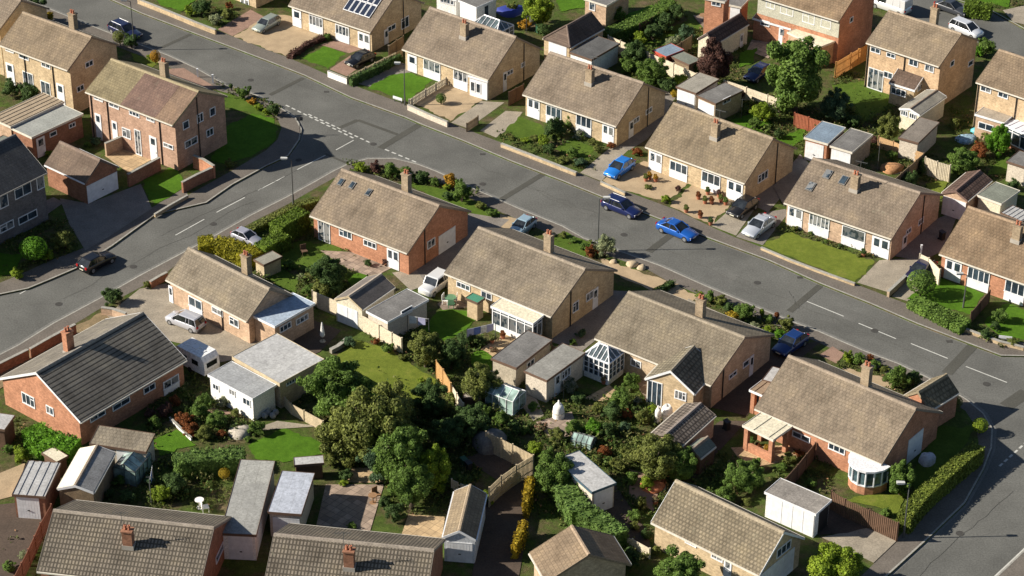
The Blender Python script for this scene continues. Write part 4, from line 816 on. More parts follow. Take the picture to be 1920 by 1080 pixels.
fence('shaded fence running down to the three-skylight bungalow',['r605,745','r450,880','r300,1010'],1.6,M_wood)
fence('pale concrete panel fence beside the gabled garage',['B812,812','B1035,905','B1180,985','t240,130','t410,225','t520,290','t600,335'],1.5,M_cfence)
fence('leaning orange fence panels in the overgrown garden',['t890,525','t950,600','t1015,715'],1.7,mottled('bright_orange_wood',(.52,.31,.13),.1),slat=.14)
fence('pale narrow fence continuing from the leaning orange panels',['t1015,722','t1065,800','t1120,885'],1.4,M_cfence)
fence('curved tan fence beside the bright green lawn',['s903,752','s1010,870','s1130,935','s1305,1030'],1.0,M_woodp)
fence('corner board fence enclosing the shaded yard',['j1282,312','k0,350','k60,380','k170,437','k80,490','k0,548','j1300,610'],1.8,M_woodp,slat=.14)
fence('dark brown board fence beside the open garage driveway',['1560,921','l470,672','l600,728','l752,797'],1.7,M_dkwood,slat=.16)
fence('red-brown fence beside the garage at the lower left',['i272,700','i215,800','i150,940','i75,1085'],1.5,mottled('redbrown_wood',(.22,.095,.06),.15),slat=.15)
fence('pale low fence in the bottom garden near the yellow bungalow',['k600,855','k700,885','k792,935'],.9,M_cfence)
fence('white panel side gate between the last two bungalows in the row',['h868,388','h915,410','h975,470'],1.6,M_cfence)
fence('wooden fence between the solar panel bungalow and its neighbour',['b765,245','b805,215','b842,192'],1.6,M_wood)
fence('brown fence dividing the bow window garden from the veranda garden',['l150,562','l215,490','l310,372'],1.5,M_dkwood)
fence('short dark fence at the corner of the central bungalow drive',['c40,492','c78,470','c118,450'],1.5,M_dkwood)
fence('low picket fence beside the black parked car',['b545,405','b640,360','b740,310','b835,262'],.9,M_woodp,slat=.2)
fence('low pale fence separating round lawn from tan gravel',['b872,532','b960,478','b1070,412'],.8,M_cfence,slat=.22)
fence('small dark timber gate by the drive of the central bungalow',['b1180,658','b1240,618'],.9,M_wood,slat=.18)
fence('dark fence between the two right-hand lawns',['h1142,695','h1190,640','h1240,582'],1.2,M_dkwood)
fence('plain fence along the far back gardens',['c735,130','c800,95','c880,40','c930,5'],1.5,M_dkwood)
fence('timber fence beside the long brown-roofed outbuilding',['c890,270','c960,225','c1015,190'],1.5,M_wood)
fence('thin washing line rail above the dark yard fence',['j1100,565','j1180,600','j1252,632'],1.3,M_cfence,slat=.5)
fence('pale fence beyond the parking spot near the conservatory garages',['u560,225','u600,250','u640,262'],1.5,M_wood)
wall('white patterned block wall at the foot of a brick drive',['b440,378','b490,398','b542,418'],.65,M_rwhite,.14)
wall('low pale wall in front of the tan gravel garden with a round bush',['b866,558','b970,605','b1078,650'],.55,M_palewall,.18)
wall('long tan brick wall along the upper footway',['a735,-5','a900,60','a1040,118','a1150,160'],.5,M_brickY)
wall('tan front wall of the garden with the central shrub',['c0,765','c130,815','c260,865','c400,920'],.35,M_brickY)
wall('low wall in front of the yellowing lawn',['h20,352','h180,420','h340,480','h520,545'],.22,M_brickY,.16)
wall('curving front wall beneath the clipped hedge on the right',['h800,655','h950,715','h1080,775','h1180,812','h1290,852','h1421,884'],.3,M_brickY,.18)
wall('low brick wall beside the lower drive of the orange bungalow',['h698,588','h780,512','h870,436'],.55,M_brickP)
wall('brick wall beside the left road, nearer the photo edge',['e-60,1000','e60,940','e148,897'],.9,M_brickR)
wall('brick wall beside the left road in front of the dry verge',['e160,893','e280,825','e400,762'],.9,M_brickR)
wall('short wall at the entrance of the wide concrete drive',['e540,672','e600,680','e672,704'],.7,M_brickOr)
wall('low garden wall beside the small bungalow drive entrance',['e800,535','e850,505','e890,485'],.7,M_brickR)
wall('brick patio wall behind the corner semi',['a560,765','a620,740','a682,712'],1.3,M_brickOr)
wall('brick wall from the patio corner towards the wide garage',['a680,930','a765,885','a850,840'],1.3,M_brickR)
wall('salmon brick wall at the foot of the corner semi gable',['a1030,828','a1085,850','a1140,885'],1.3,M_brickO)
wall('brick wall parallel to the side road near the corner semi',['a970,972','a1050,930','a1142,888'],1.1,M_brickR)
wall('curved grey stone edging of the shaded yard',['t0,430','t60,400','t110,362','t140,330'],.35,mottled('grey_stone',(.28,.26,.22),.15),.3)
wall('low kerb wall beside the corner lawn of the side road',['352,366','320,384','290,402'],.3,M_brickY,.16)
wall('white stone edging in the planted garden behind the annexe',['i905,235','i960,290','i1020,345'],.25,M_rwhite,.12)
wall('brick front wall at the bus side of the first drive',['c530,968','c600,1000','c660,1028'],.3,M_brickY,.16)
# ------------------------------------------------------------ vegetation
def rv(rn):
    while 1:
        v=Vector((rn.uniform(-1,1),rn.uniform(-1,1),rn.uniform(-1,1)))
        if .05<v.length<=1: return v.normalized()
def leaf(b,p,n,s,rn):
    t=n.cross(rv(rn)); 
    if t.length<.05: t=Vector((1,0,0))
    t.normalize(); u=n.cross(t).normalized(); a=s*rn.choice((.55,.8,1,1.25,1.6)); c=a*rn.uniform(.45,.8)
    b.quad([p-t*a,p-u*c,p+t*a,p+u*c])
def blobcore(b,c,r,rn,sz=1.0):
    rings=[(-.8,.5),(-.35,.9),(.15,1.0),(.6,.75),(.88,.4)]; n=len(b.v); k=7
    for z,q in rings:
        for i in range(k):
            a=2*pi*i/k+z; w=r*q*rn.uniform(.85,1.1); b.v.append((c.x+w*cos(a),c.y+w*sin(a),c.z+r*z*sz))
    for j in range(4):
        for i in range(k):
            i2=(i+1)%k; b.f.append((n+j*k+i,n+j*k+i2,n+j*k+k+i2,n+j*k+k+i)); b.m.append(0)
    b.f.append(tuple(n+4*k+i for i in range(k))); b.m.append(0)
def crown(seed,nb,per,ls,spread=.62,hs=1.0,br=(.32,.5),top=.0,loose=.12):
    rn=random.Random(seed); b=MB(); blobs=[]
    for i in range(nb):
        v=rv(rn)*spread*rn.uniform(.55,1.05); v.z=v.z*hs*.9+top*rn.random(); blobs.append((v,rn.uniform(*br)))
    if nb>=8:
        for i in range(nb): v=rv(rn)*rn.uniform(.68,.95); blobs.append((v,rn.uniform(.13,.23)))
    blobs.append((Vector((0,0,0)),.6*min(1,hs)))
    for c,r in blobs:
        blobcore(b,c,r*.72,rn)
        for k in range(max(40,int(per*min(1,(r/.3)**2)))):
            d=rv(rn); p=c+d*r*(1-abs(rn.gauss(0,loose))+rn.random()*.08)
            if any((p-c2).length<r2*.7 for c2,r2 in blobs): continue
            leaf(b,p,(d+rv(rn)*.8+Vector((0,0,.25))).normalized(),ls,rn)
    return b
LM=leafm('leaves',(0.070,0.126,0.028))
def proto(name,b): 
    me=bpy.data.meshes.new(name); me.from_pydata(b.v,[],b.f); me.materials.append(LM); me.update(); return me
SH=[proto('shrub_foliage',crown(s,8,260,.062,.55,1.0,(.28,.5),0,.2)) for s in (11,12,13,14)]
SHL=[proto('shrub_foliage',crown(s,11,420,.042,.58,1.0,(.26,.45),0,.2)) for s in (21,22,23)]
BALL=proto('clipped_foliage',crown(31,1,2600,.05,.02,1,(.93,.95),0,.03))
TR=[proto('tree_foliage',crown(s,20,780,.034,.68,1.0,(.22,.42),0,.2)) for s in (41,42,43)]
COLM=proto('conifer_foliage',crown(51,6,260,.09,.3,1.6,(.4,.5)))
FC={'G':leafm('green_leaves',(0.105,0.171,0.036)),'D':leafm('dark_green_leaves',(0.064,0.109,0.034)),'L':leafm('lime_leaves',(0.182,0.252,0.025)),'Y':leafm('yellow_leaves',(0.310,0.220,0.022)),
'O':leafm('olive_leaves',(0.140,0.161,0.042)),'R':leafm('russet_leaves',(0.200,0.070,0.025)),'B':leafm('blue_green_leaves',(0.070,0.119,0.063)),'P':leafm('purple_brown_leaves',(0.105,0.053,0.045)),
'W':leafm('silver_green_leaves',(0.238,0.266,0.154)),'K':leafm('pink_flowered_leaves',(0.168,0.168,0.084),(.45,.16,.16)),'A':leafm('amber_leaves',(0.360,0.200,0.025)),'F':leafm('pale_flowered_leaves',(0.126,0.154,0.070),(.5,.48,.42)),'V':leafm('vivid_green_leaves',(0.091,0.210,0.017))}
M_bark=mottled('bark',(.085,.065,.045),.25,3,14)
def inst(name,me,mat,loc,sc,rz,parent=None):
    o=bpy.data.objects.new(name,me); COL.objects.link(o); o.location=loc; o.scale=sc; o.rotation_euler=(0,0,rz)
    if parent: o.parent=parent
    o.material_slots[0].link='OBJECT'; o.material_slots[0].material=mat; return o
rs=random.Random(99)
def shrub(spec):
    a,label=spec.split('|'); t=a.split(); x,y,rp=map(float,t[:3]); hf=float(t[3]); col=t[4]; kind=t[5] if len(t)>5 else 's'
    p0=G((x,y)); r=rp*(p0-CO).length/FL; h=2*r*hf; z=h*.5+ (.35*r if kind=='b' else 0)
    p=G((x,y),LAND+z)
    nm='clipped_bush' if kind=='b' else ('conifer' if kind=='c' else 'shrub'); cat={'b':'bush','c':'conifer'}.get(kind,'shrub')
    me=BALL if kind=='b' else COLM if kind=='c' else rs.choice(SHL if rp>17 else SH)
    sx=r*rs.uniform(.95,1.1) if kind!='b' else r
    root=empty(nm,label.strip(),cat,(p.x,p.y,LAND),rs.uniform(0,6.28))
    inst('foliage',me,FC[col],(0,0,z),(sx,r,h/2/(1.35 if kind=='c' else 1)),0,root)
    st=MB(); 
    for k in range(3): q=k*2.1; st.tube((0,0,-.02),(r*.35*cos(q),r*.35*sin(q),z),.035+.02*r,.02,5)
    st.build('stem',M_bark,root)
def tree(label,x,y,rp,col,h=None,hs=1.0,v=0,trunk=1.0):
    p0=G((x,y)); r=rp*(p0-CO).length/FL; z=trunk+r*hs*.9; p=G((x,y),LAND+z)
    root=empty('tree',label,'tree',(p.x,p.y,LAND),rs.uniform(0,6.28))
    inst('crown',TR[v%3],FC[col],(0,0,z),(r*1.02,r*1.02,r*hs),0,root)
    b=MB(); tr=.07*r+.06; b.tube((0,0,-.05),(.05*r,.03*r,z*.6),tr,tr*.7,9)
    for k in range(6):
        q=k*1.05+.3; b.tube((.05*r,.03*r,z*.55),(r*.55*cos(q),r*.55*sin(q),z+r*.35*((k%3)-.4)),tr*.5,tr*.15,6)
    b.build('trunk',M_bark,root)
for a in [("big dense green tree overhanging the gardens at upper right",1497,135,62,'G',1.12,0,1.2),
 ("broad dark tree at the left end of the central tree clump",622,722,60,'G',1.0,1,.8),
 ("tall dark tree in the middle of the central clump",706,790,70,'O',1.15,2,1.0),
 ("tall leafy tree at the right side of the central clump",752,850,56,'G',1.15,0,.8),
 ("dark green tree filling the upper middle of the central clump",672,752,46,'G',1.05,2,.7),("blue-green tree at the lower middle of the central clump",715,858,44,'B',1.0,1,.5),("dark tree in shadow right of the central clump",842,812,34,'D',.9,0,.4),("green tree at the heart of the central clump",735,760,44,'O',1.0,0,.8),
 ("pointed lime-topped tree behind the bottom bungalow",815,878,36,'L',1.25,1,.6),
 ("green tree left of the lime-topped tree",770,905,44,'G',1.1,2,.6),
 ("dark round tree between lawn and central clump",806,746,36,'D',1.0,0,.6),
 ("olive tree under the central clump next to the bright lawn",650,812,56,'O',1.0,1,.6),
 ("bushy yellow-green tree cut by the bottom edge",1567,1062,52,'L',.95,2,.4),
 ("leafy green tree cut by the bottom edge beside the yellow bungalow",1275,1078,52,'G',.9,0,.4),
 ("purple-brown leaved tree near the paired garages",1340,112,32,'P',1.3,1,.8),
 ("large spreading shrubby tree behind the yellow brick bungalow",1232,855,52,'O',.85,2,.3),
 ("wide dark shrubby tree below the tiled garage",1278,870,36,'G',.9,0,.3),
 ("grey-green slim tree to the right of the big upper tree",1570,196,27,'B',1.1,1,.5),
 ("green tree at the hedge bend near the white roofed garage",1040,885,40,'G',1.0,2,.4),
 ("dark tree in the shade above the corner fence",885,790,38,'D',.9,0,.4),
 ("olive tree beside the leaning orange fence",905,715,38,'O',.95,1,.4),
 ("dark tree where the garages' back fence ends",798,652,36,'O',1.0,2,.4),
 ("dark bushy tree in the shaded garden strip",846,660,30,'D',1.0,0,.4),
 ("round leafy tree in the garden of the bow window bungalow",1690,896,29,'G',1.15,1,.3),
 ("yellow-green garden tree behind the conservatory with a long ridge",1010,18,32,'L',1.0,2,.4),
 ("medium tree on the lawn edge by the mossy-roofed garage",1667,238,22,'O',1.3,0,.5),
 ("green tree in front of the white conservatory at the right edge",1873,262,24,'V',1.2,1,.4),
 ("wide green bush-tree above the pale board fence",1806,302,32,'G',.8,2,.2),
 ("green tree in the back garden behind the central bungalow pair",1222,135,32,'G',.9,0,.3),
 ("dark leafy tree behind the corner orange bungalow's garden",610,510,34,'D',1.0,1,.3),
 ("bushy green tree at the lower right garden fence",1395,893,38,'G',.8,2,.2),
 ("dark green tree behind the buff semi at top left",60,20,30,'D',.9,0,.4),
 ("dark green tree among the far back gardens",1190,100,26,'D',.9,1,.3)]: tree(a[0],*a[1:5],None,a[5],a[6],a[7])
SHR="""
62 465 26 .8 V b|round clipped green bush in front of the dark slate roofed house
120 450 24 .8 O|straggly olive shrub near the dark slate roofed house
92 478 14 .8 L|low yellow-green shrub by the left road bend
30 512 16 .7 L|yellowish low plant at the left road edge
210 553 21 .9 D|dark rounded bush at the corner of the wide concrete drive
277 533 10 .8 O|small tangled bush at the drive entrance
98 160 13 .9 G|green shrub against the buff brick semi
55 170 22 .9 D|large dark shrub below the buff brick semi
20 165 20 .9 D|dark green shrub at the far left below the buff semi
85 165 11 1 G|leafy bush between two ground floor windows
225 58 0.1 1 D|x
224 68 13 .9 O b|round clipped bush beside the dark blue estate car
245 75 17 .9 D|dark shrub beyond the buff semi's back corner
291 105 10 1.2 A b|golden lollipop tree beyond the corner semi's roof
280 106 7 .8 L|lime plant next to the golden lollipop tree
92 30 12 .8 Y|yellow leaved bush behind the buff semi roof
433 161 6 1.6 D c|slim dark conifer by the white posts
455 173 14 .9 G|rounded green shrub among the corner rockery
467 165 7 1.3 D c|tiny upright conifer in the corner rockery
472 190 11 .6 A|orange tinted low plant in the corner rockery
445 168 8 .6 O|low olive plant next to the slim conifer
485 200 10 .7 L|yellow-green plant at the tip of the corner rockery
512 203 15 1 D|dark bush at the sharp bend of the corner lawn
500 208 9 .7 L|pale lime plant left of the bend bush
430 305 13 .7 O|faded bush on the dark corner lawn edge
180 264 12 .7 B|silvery round bush behind the wide-door garage
165 270 9 .6 G|low green bush near the wide-door garage ridge
92 287 9 .6 L|yellow-green bush between garage and outbuilding
676 312 15 .7 L|yellow-tinged hedge shrub at the start of the junction planting
705 312 16 .8 P|brownish hedge shrub in the junction planting
735 318 18 .9 G|green hedge shrub in the junction planting
765 325 18 .9 G|mid green shrub above the corner bungalow chimney
792 330 16 .9 D|dark shrub in the middle of the junction planting
815 340 11 .9 G|small green shrub before the amber bush
845 337 17 .9 A|amber leaved bush above the corner bungalow
866 358 21 1.1 G|big green bush right of the amber bush
840 366 12 .7 D|low dark bush under the amber bush
838 350 10 .7 L|lime shrub touching the amber bush
900 385 13 .6 O|olive low shrub on the verge by the light blue car
922 398 14 .6 G|green low shrub at the verge corner by the light blue car
1134 460 23 1 W|silvery spiky round shrub by the long road
1108 470 15 .8 R|russet shrub left of the silvery shrub
1095 462 11 .7 G|small green shrub left of the russet one
1056 440 10 .6 O|low olive plant on the strip lawn by the road
1075 450 9 .6 G|low green plant on the strip lawn by the road
1032 437 9 .7 O|little shrub beside the chimney of the sunroom bungalow
1312 553 9 .8 L|lime shrub starting the row near the yellow brick extension house
1330 556 14 .9 G|green shrub in the roadside bed right of the tan yard
1352 562 13 .9 O|olive shrub in the roadside bed
1375 592 16 .8 Y|bright yellow-green shrub in the roadside bed
1395 583 21 1 G|largest green shrub of the roadside bed
1366 575 12 .9 D|dark shrub behind the bright yellow-green one
1429 585 7 2 L c|narrow yellow-green conifer near the bright blue parked car
1457 590 7 1.6 R c|reddish upright shrub near the bright blue parked car
1442 596 11 .9 G|green shrub between the narrow conifer and reddish shrub
1475 605 16 1 O|autumn tinted shrub above the bright blue parked car
1440 617 11 .7 L|low lime plant above the bright blue parked car
1462 625 12 .7 V|fresh green plant touching the bright blue parked car
1415 610 12 .6 W|pale low plant in the roadside bed
1592 668 14 .9 L|lime flowered bush at the front of the bow window bungalow
1612 672 16 .9 G|green bush with red blooms beside the road
1632 670 10 .8 R|red-leaved bush in the front bed of the bow window bungalow
1640 683 13 .8 G|green shrub right of the red-leaved bush
1658 690 11 .6 O|low olive shrub beside the dark rounded bush
1683 705 28 .9 G|large rounded green bush above the brown gabled garage
1712 708 20 .9 D|shaded dark bush above the brown gabled garage
1793 753 12 .9 O b|clipped ball bush in shadow beside the junction
1838 797 15 .95 L b|clipped lime ball bush by the end of the long hedge
1660 960 13 .7 G|low green bush at the dark brown fence corner
1728 528 27 .8 G b|broad clipped bush beside the dark parked car on the right
1876 590 17 .9 G|round green shrub between the two right-hand lawns
1868 610 12 .8 D|dark shrub between the two right-hand lawns
1850 625 17 .6 D|low dark bush near the white nameplate
1900 640 14 .5 O|low olive plant near the white nameplate
827 184 10 .9 G b|small clipped ball bush on the tan gravel
843 137 10 1.3 G|climbing green shrub between two white windows
614 68 8 1 G|little shrub beside the solar bungalow's bay window
430 10 9 .9 R|red shrub at the top beside the first bungalow
405 35 14 .9 W|pale leafy shrub at the top by the long tan wall
378 12 20 .9 D|dark bush at the top beyond the long tan wall
358 18 14 .8 L|lime bush at the top beyond the long tan wall
425 25 15 .8 O|olive shrub in front of the first bungalow
1040 238 24 .9 D|large dark shrub in front of the central bungalow pair
1068 228 16 1 G|upright green shrub covering the central bungalow's window
1020 262 14 .8 L|yellow-green shrub left of the large central shrub
1028 278 13 .9 D|dark shrub at the roadside under the large central shrub
1002 258 10 .7 O|olive plant near the tan front wall
985 262 9 .5 L|low lime plant along the tan front wall
960 258 9 .5 O|low plant at the left end of the tan front wall
1075 285 14 .7 G|mid green mound on the right front lawn
1055 300 13 .5 O|flat olive plant at the roadside lawn edge
1090 303 16 .5 B|grey-green low plant near the drive beside the right lawn
1120 278 13 .6 O|bushy plant at the doorstep of the central bungalow pair
1145 272 10 .6 R|reddish plant beside the central driveway
1196 283 13 .6 R|rust coloured plant behind the bright blue hatchback
1085 252 13 .7 F|flowering shrub below the central bungalow's white window
1110 265 11 .6 O|small olive shrub by the right-hand door of the central pair
1250 372 12 .7 L|lime shrub at the corner of the grey gravel yard
1215 350 9 .5 O|low olive plant along the grey gravel yard kerb
1272 352 8 .8 P|dark reddish shrub dividing the two gravel yards
1490 428 9 .6 O|little shrub at the left end of the three-skylight bungalow bed
1520 437 6 .6 G|small bed plant below the bay window
1550 452 6 .6 G|second small bed plant along the yellowing lawn
1575 460 6 .6 D|dark small bed plant along the yellowing lawn
1610 478 6 .7 O|dry small bed plant near the white double door
1800 510 7 1.3 A|thin orange-leaved sapling by the right bungalow
400 462 35 .55 Y|x
545 495 15 .6 G|low green bush in the hedged garden
580 515 13 .9 O|pale twiggy shrub in the hedged back garden
565 518 9 .9 W|grey rounded shrub in the hedged back garden
603 540 22 .9 O|light olive shrub by the pale concrete fence
580 545 16 .8 G|green shrub at the end of the pale concrete fence
640 515 22 .9 G|leafy shrub beside the orange bungalow patio
628 540 18 .9 D|dark shrub at the gabled garage corner
597 500 14 .9 B|blue-green bush on the hedged lawn
725 490 10 .9 P|plum coloured shrub near the patio doors
690 492 9 .9 D|dark potted bush by the orange bungalow wall
655 640 15 .7 B|blue-green mounded plant at the tip of the dry lawn
705 640 10 .7 R|russet plant by the pale concrete fence end
728 652 15 .8 G|green shrub on the dry lawn's upper border
755 670 10 .7 O|olive shrub lower on the dry lawn's border
820 760 22 .8 O|yellowish shrub under the pale narrow fence
845 745 16 .8 O|dull green shrub beside the pale narrow fence
790 712 8 .6 L|small pale plant at the dry lawn's right tip
870 740 15 .8 D|shaded bush beside the pale narrow fence
905 770 20 .9 G|green shrub above the corner board fence
940 785 18 .9 G|dark green shrub below the small greenhouse
965 800 17 .9 D|shaded shrub near the small greenhouse
925 740 10 .7 D|dark shrub between storage box and greenhouse
900 640 13 .8 D|shady shrub beneath the sunroom
875 632 20 .9 D|dark hedge-like shrub left of the sunroom
925 655 9 .6 K|flowering tub plant below the sunroom
1012 728 14 .8 O|yellowish shrub at the light garage's corner
990 708 8 1 W|white flowered plant between the paired garages
1070 722 18 .9 F|white-flowered shrub in front of the conservatory
1085 745 15 .8 D|dark shrub beside the orange patio
1090 625 12 .8 B|grey-green shrub between garage and bungalow
1075 640 9 .8 G|small green shrub between garage and bungalow
1185 715 20 1 G|green shrub left of the yellow brick extension
1165 745 24 .9 G|big green shrub below the conservatory patio
1145 770 22 .9 D|dark shrub right of the white garden obelisk
1120 765 15 .8 O|olive shrub beside the white garden obelisk
1175 775 14 .7 R|russet shrub above the wide shrubby tree
1205 780 18 .8 O|yellow-flecked shrub by the white garden ornament
1225 765 13 .8 L|lime shrub near the yellow brick extension
1195 750 11 .8 F|cream flowered shrub before the french windows
1000 760 14 .8 G|green shrub near the small greenhouse path
1015 800 15 .8 K|pink flowering shrub by the brick circle
985 805 13 .7 G|green shrub left of the pink flowering one
1045 815 20 .8 O|bushy olive shrub below the brick circle
1075 800 18 .9 G|fresh green shrub above the blue-tinted greenhouse
1110 800 20 .9 V|bright green shrub right of the brick circle
1140 805 20 .8 D|dark ivy-like shrub behind the blue-tinted greenhouse
1170 800 16 .8 B|blue-green shrub above the wide shrubby tree
1002 840 20 .9 L|yellow-green shrub at the corner fence point
1025 860 22 1 G|tall green shrub by the corner fence point
1135 845 16 .7 R|reddish shrub right of the blue-tinted greenhouse
1120 860 13 .7 O|olive shrub touching the white-roofed garage
1160 870 20 .8 O|olive mound beside the white-roofed garage
1185 895 16 .8 G|green mound above the brick bed
1180 850 20 .9 O|autumn shrub left of the wide shrubby tree
1200 940 16 .9 O|scrubby bush along the shaded drive
1190 965 16 .8 G|scrubby green bush lower along the shaded drive
1215 905 18 .8 L|lime shrub above the bungalow ridge end
1190 985 12 .8 O|thin scrub at the foot of the shaded drive
1320 940 13 .6 G|low bush behind the yellow bungalow's roof
1360 925 22 .8 G|rambling green shrub beside the white panelled garage
1415 870 16 .9 G|green shrub below the brick veranda
1400 940 12 .6 O|small scrub near the brick pier of the panelled garage
1425 905 12 .8 D|dark shrub near the panelled garage roof
1480 858 16 .7 O|mixed shrub beside the brown dividing fence
1498 850 11 .6 R|autumn plant along the brown dividing fence
1465 875 12 .6 G|leafy plant behind the panelled garage
1520 905 15 .6 G|grey-green shrub on the bow window lawn
1505 912 10 .6 O|small shrub at the corner of the bow window lawn
1240 905 10 .5 R|red potted plant on the brick bed
1210 1000 14 .7 D|dark bush below the pale low fence
1180 1045 25 .8 D|large shaded bush beside the bottom gabled house
1230 1030 12 .8 O|tangled shrub against the yellow wall
912 930 17 1 L|yellow-green bush on the corner of the dark yard fence
420 887 11 .9 Y b|yellow round shrub by the long grey garage
310 935 20 1 Y|x
300 925 22 .9 L|bright lime bush behind the dashed-roof bungalow
330 905 28 .9 D|dark mass of shrub left of the long grey garage
345 880 24 .9 G|ivy covered shrub behind the tiled shed
290 790 16 .8 G|green shrub at the edge of the sloping lawn
310 768 18 .8 P|purple-brown shrub below the dark ribbed roof
328 750 14 .8 R|russet shrub below the dark ribbed roof
280 775 13 .8 P|small plum shrub below the dark ribbed roof
345 785 20 .7 R|rusty mixed shrub in the planted garden
372 772 20 .8 G|green mounded shrub in the planted garden
405 785 24 .8 G|largest green mound of the planted garden
385 750 18 1 G|climber against the white annexe
420 752 14 .9 F|pale flowered climber against the white annexe
440 775 13 .7 O|olive plant by the white annexe corner
358 805 18 .7 R|autumn coloured low shrub above the long ivy hedge
385 812 20 .7 O|olive low shrub above the long ivy hedge
415 812 13 .6 R|rust coloured plant beside the pale rock
440 800 11 .6 W|pale rock plant near the annexe
482 802 19 .8 G|rounded green bush left of the bright lawn
465 822 9 .6 G|little bush at the corner of the bright lawn
600 808 10 .7 G|small bush right of the bright lawn
620 860 22 .7 O|olive bush below the bright lawn
650 890 14 1 D|lone dark bush on the slab patio
645 905 10 .6 L|lime plant beside the lone dark bush
660 985 11 .6 G|green plant at the foot of the slab patio
740 960 22 .9 D|dark bush at the edge of the slab patio
720 940 16 .9 D|shaded bush by the slab patio path
40 853 19 1 L|lime bush at the left edge hedge
15 840 12 .8 G|small shrub at the very left edge
225 898 17 .7 G|shaded bush in front of the dark framed greenhouse
205 925 12 .9 D|dark plant beside the gabled workshop shed
240 930 18 .7 D|dark bush behind the bottom left bungalow ridge
280 900 14 .8 B|blue-green bush near the dark framed greenhouse
15 1062 17 .6 G|green shrub in the bottom left corner
45 1040 13 .6 W|pale shrub behind the red-brown fence
1262 80 18 .9 W|silvery shrub in the far lawn garden
1285 62 20 .9 B|grey-green shrub at the far lawn edge
1200 72 16 1 L|lime shrub by the far pale fence
1225 58 22 .9 D|dark hedge shrub in the far gardens
1248 40 22 .9 D|second dark hedge shrub in the far gardens
1270 22 20 .9 D|dark shrub beside the brick house corner
1305 165 18 .9 O|olive shrub behind the pale topped garage
1275 150 18 .9 L|yellow-green shrub near the pale fence posts
1250 158 20 .9 D|shaded shrub behind the chimney of the central pair
1265 175 10 .9 Y|golden shrub beside the pale topped garage
1180 120 20 .9 G|green shrub by the flat dark garage
1300 125 16 1 G|green shrub next to the purple-brown tree
1330 88 16 .9 L|leafy shrub at the cream end of the outbuilding
1368 160 14 .9 O|olive shrub above the paired garages
1385 175 14 .8 P|dim shrub between garages and tall tree
1430 208 24 .9 L|lime shrub at the left foot of the big tree
1415 230 14 .9 G|shrub between big tree and skylight house
1460 250 13 .8 D|dark shrub in front of the small shaded lawn
1540 240 16 .8 D|dark shrub below the grey-green tree
1600 225 16 .8 D|shrub behind the grey roofed garage pair
1640 262 10 .8 P|brown shrub at the tan fence corner
1672 290 12 .9 G|little tree-like shrub by the log pile
1838 280 20 .8 R|dark red shrub behind the wide bush-tree
1850 255 12 .9 O|olive shrub beside the dark red one
1790 230 13 .8 O|dull shrub behind the low concrete garage
1705 335 20 .9 D|shaded hedge end above the three-skylight bungalow
1730 310 16 1 D|shady shrub in the fence corner
1895 300 12 .6 G|low shrub on the far right lawn
1900 345 15 .8 D|dark shrub beside the grey corrugated lean-to
1850 85 20 .9 G|green bush at the corner of the second road
1835 95 13 .9 V|bright bush at the back of the two-storey semi
1480 262 13 .7 G|x
1775 150 14 .9 D|x
1108 44 13 .9 O|olive bush behind the hip-roofed garage
1160 25 16 1 G|bush behind the pinkish building
985 45 14 .8 A|rusty bush behind the bungalow ridge
960 12 12 .9 O|olive bush near the blue pool cover
1020 55 16 .9 D|dark bush behind the hip-roofed garage
1390 35 9 .8 K|pink rose bush beside the far patio
1328 38 10 .7 K|pink flowering bush beside the brick house corner
1425 60 9 .8 D|dark pot shrub under the brown lean-to
1450 70 10 .9 D|second dark pot shrub under the brown lean-to
1545 320 8 .6 G|x
1615 300 9 .8 D|x
"""
for ln in SHR.strip().split('\n'):
    if ln.endswith('|x'): continue
    shrub(ln)
def hedge(label,pts,w,h,col,top=True,dens=75,ls=.085,wob=.06):
    zt=LAND+(h if top else 0); P=[G(p,zt) for p in pts]
    for p in P: p.z=0
    o=P[0].copy(); root=empty('hedge',label,'hedge',(o.x,o.y,LAND)); rn=random.Random(len(label)*7+int(w*10)); b=MB(); c=MB()
    P=[p-o for p in P]
    for a,e in zip(P[:-1],P[1:]):
        d=e-a; L=d.length; u=d.normalized(); n=Vector((-u.y,u.x,0)); hw=w/2
        q=[a-n*(hw-.1)-u*.0,e-n*(hw-.1),e+n*(hw-.1),a+n*(hw-.1)]; c.prism(q,(0,0,h-.08))
        N_=int(dens*L*(w+2*h)); 
        for k in range(N_):
            s=rn.random()*L; f=rn.random()*(w+2*h); bump_=.10*sin(s*2.1+len(label))*wob*8+rn.gauss(0,wob)
            if f<h: p=a+u*s-n*(hw+bump_*.6)+Vector((0,0,f)); nn=-n
            elif f<2*h: p=a+u*s+n*(hw+bump_*.6)+Vector((0,0,f-h)); nn=n
            else: p=a+u*s+n*(f-2*h-hw)+Vector((0,0,h+bump_*.6)); nn=Vector((0,0,1))
            leaf(b,p,(nn+rv(rn)*.7).normalized(),ls,rn)
        for end,sg in ((a,-1),(e,1)):
            for k in range(int(dens*w*h)):
                p=end+n*rn.uniform(-hw,hw)+u*sg*(.02+rn.gauss(0,wob*.5))+Vector((0,0,rn.random()*h)); leaf(b,p,(u*sg+rv(rn)*.7).normalized(),ls,rn)
    b.v0=len(b.v); m=b; n0=len(m.v)
    for f_ in c.f: m.f.append(tuple(i+n0 for i in f_)); m.m.append(0)
    m.v+=c.v
    m.build('foliage',FC[col],root)
    st=MB(); k=int((P[-1]-P[0]).length/1.2)+1
    for i in range(k):
        p=P[0]+(P[-1]-P[0])*((i+.5)/k); st.tube(p,p+Vector((0,0,h*.6)),.04,seg=5)
    st.build('stem',M_bark,root)
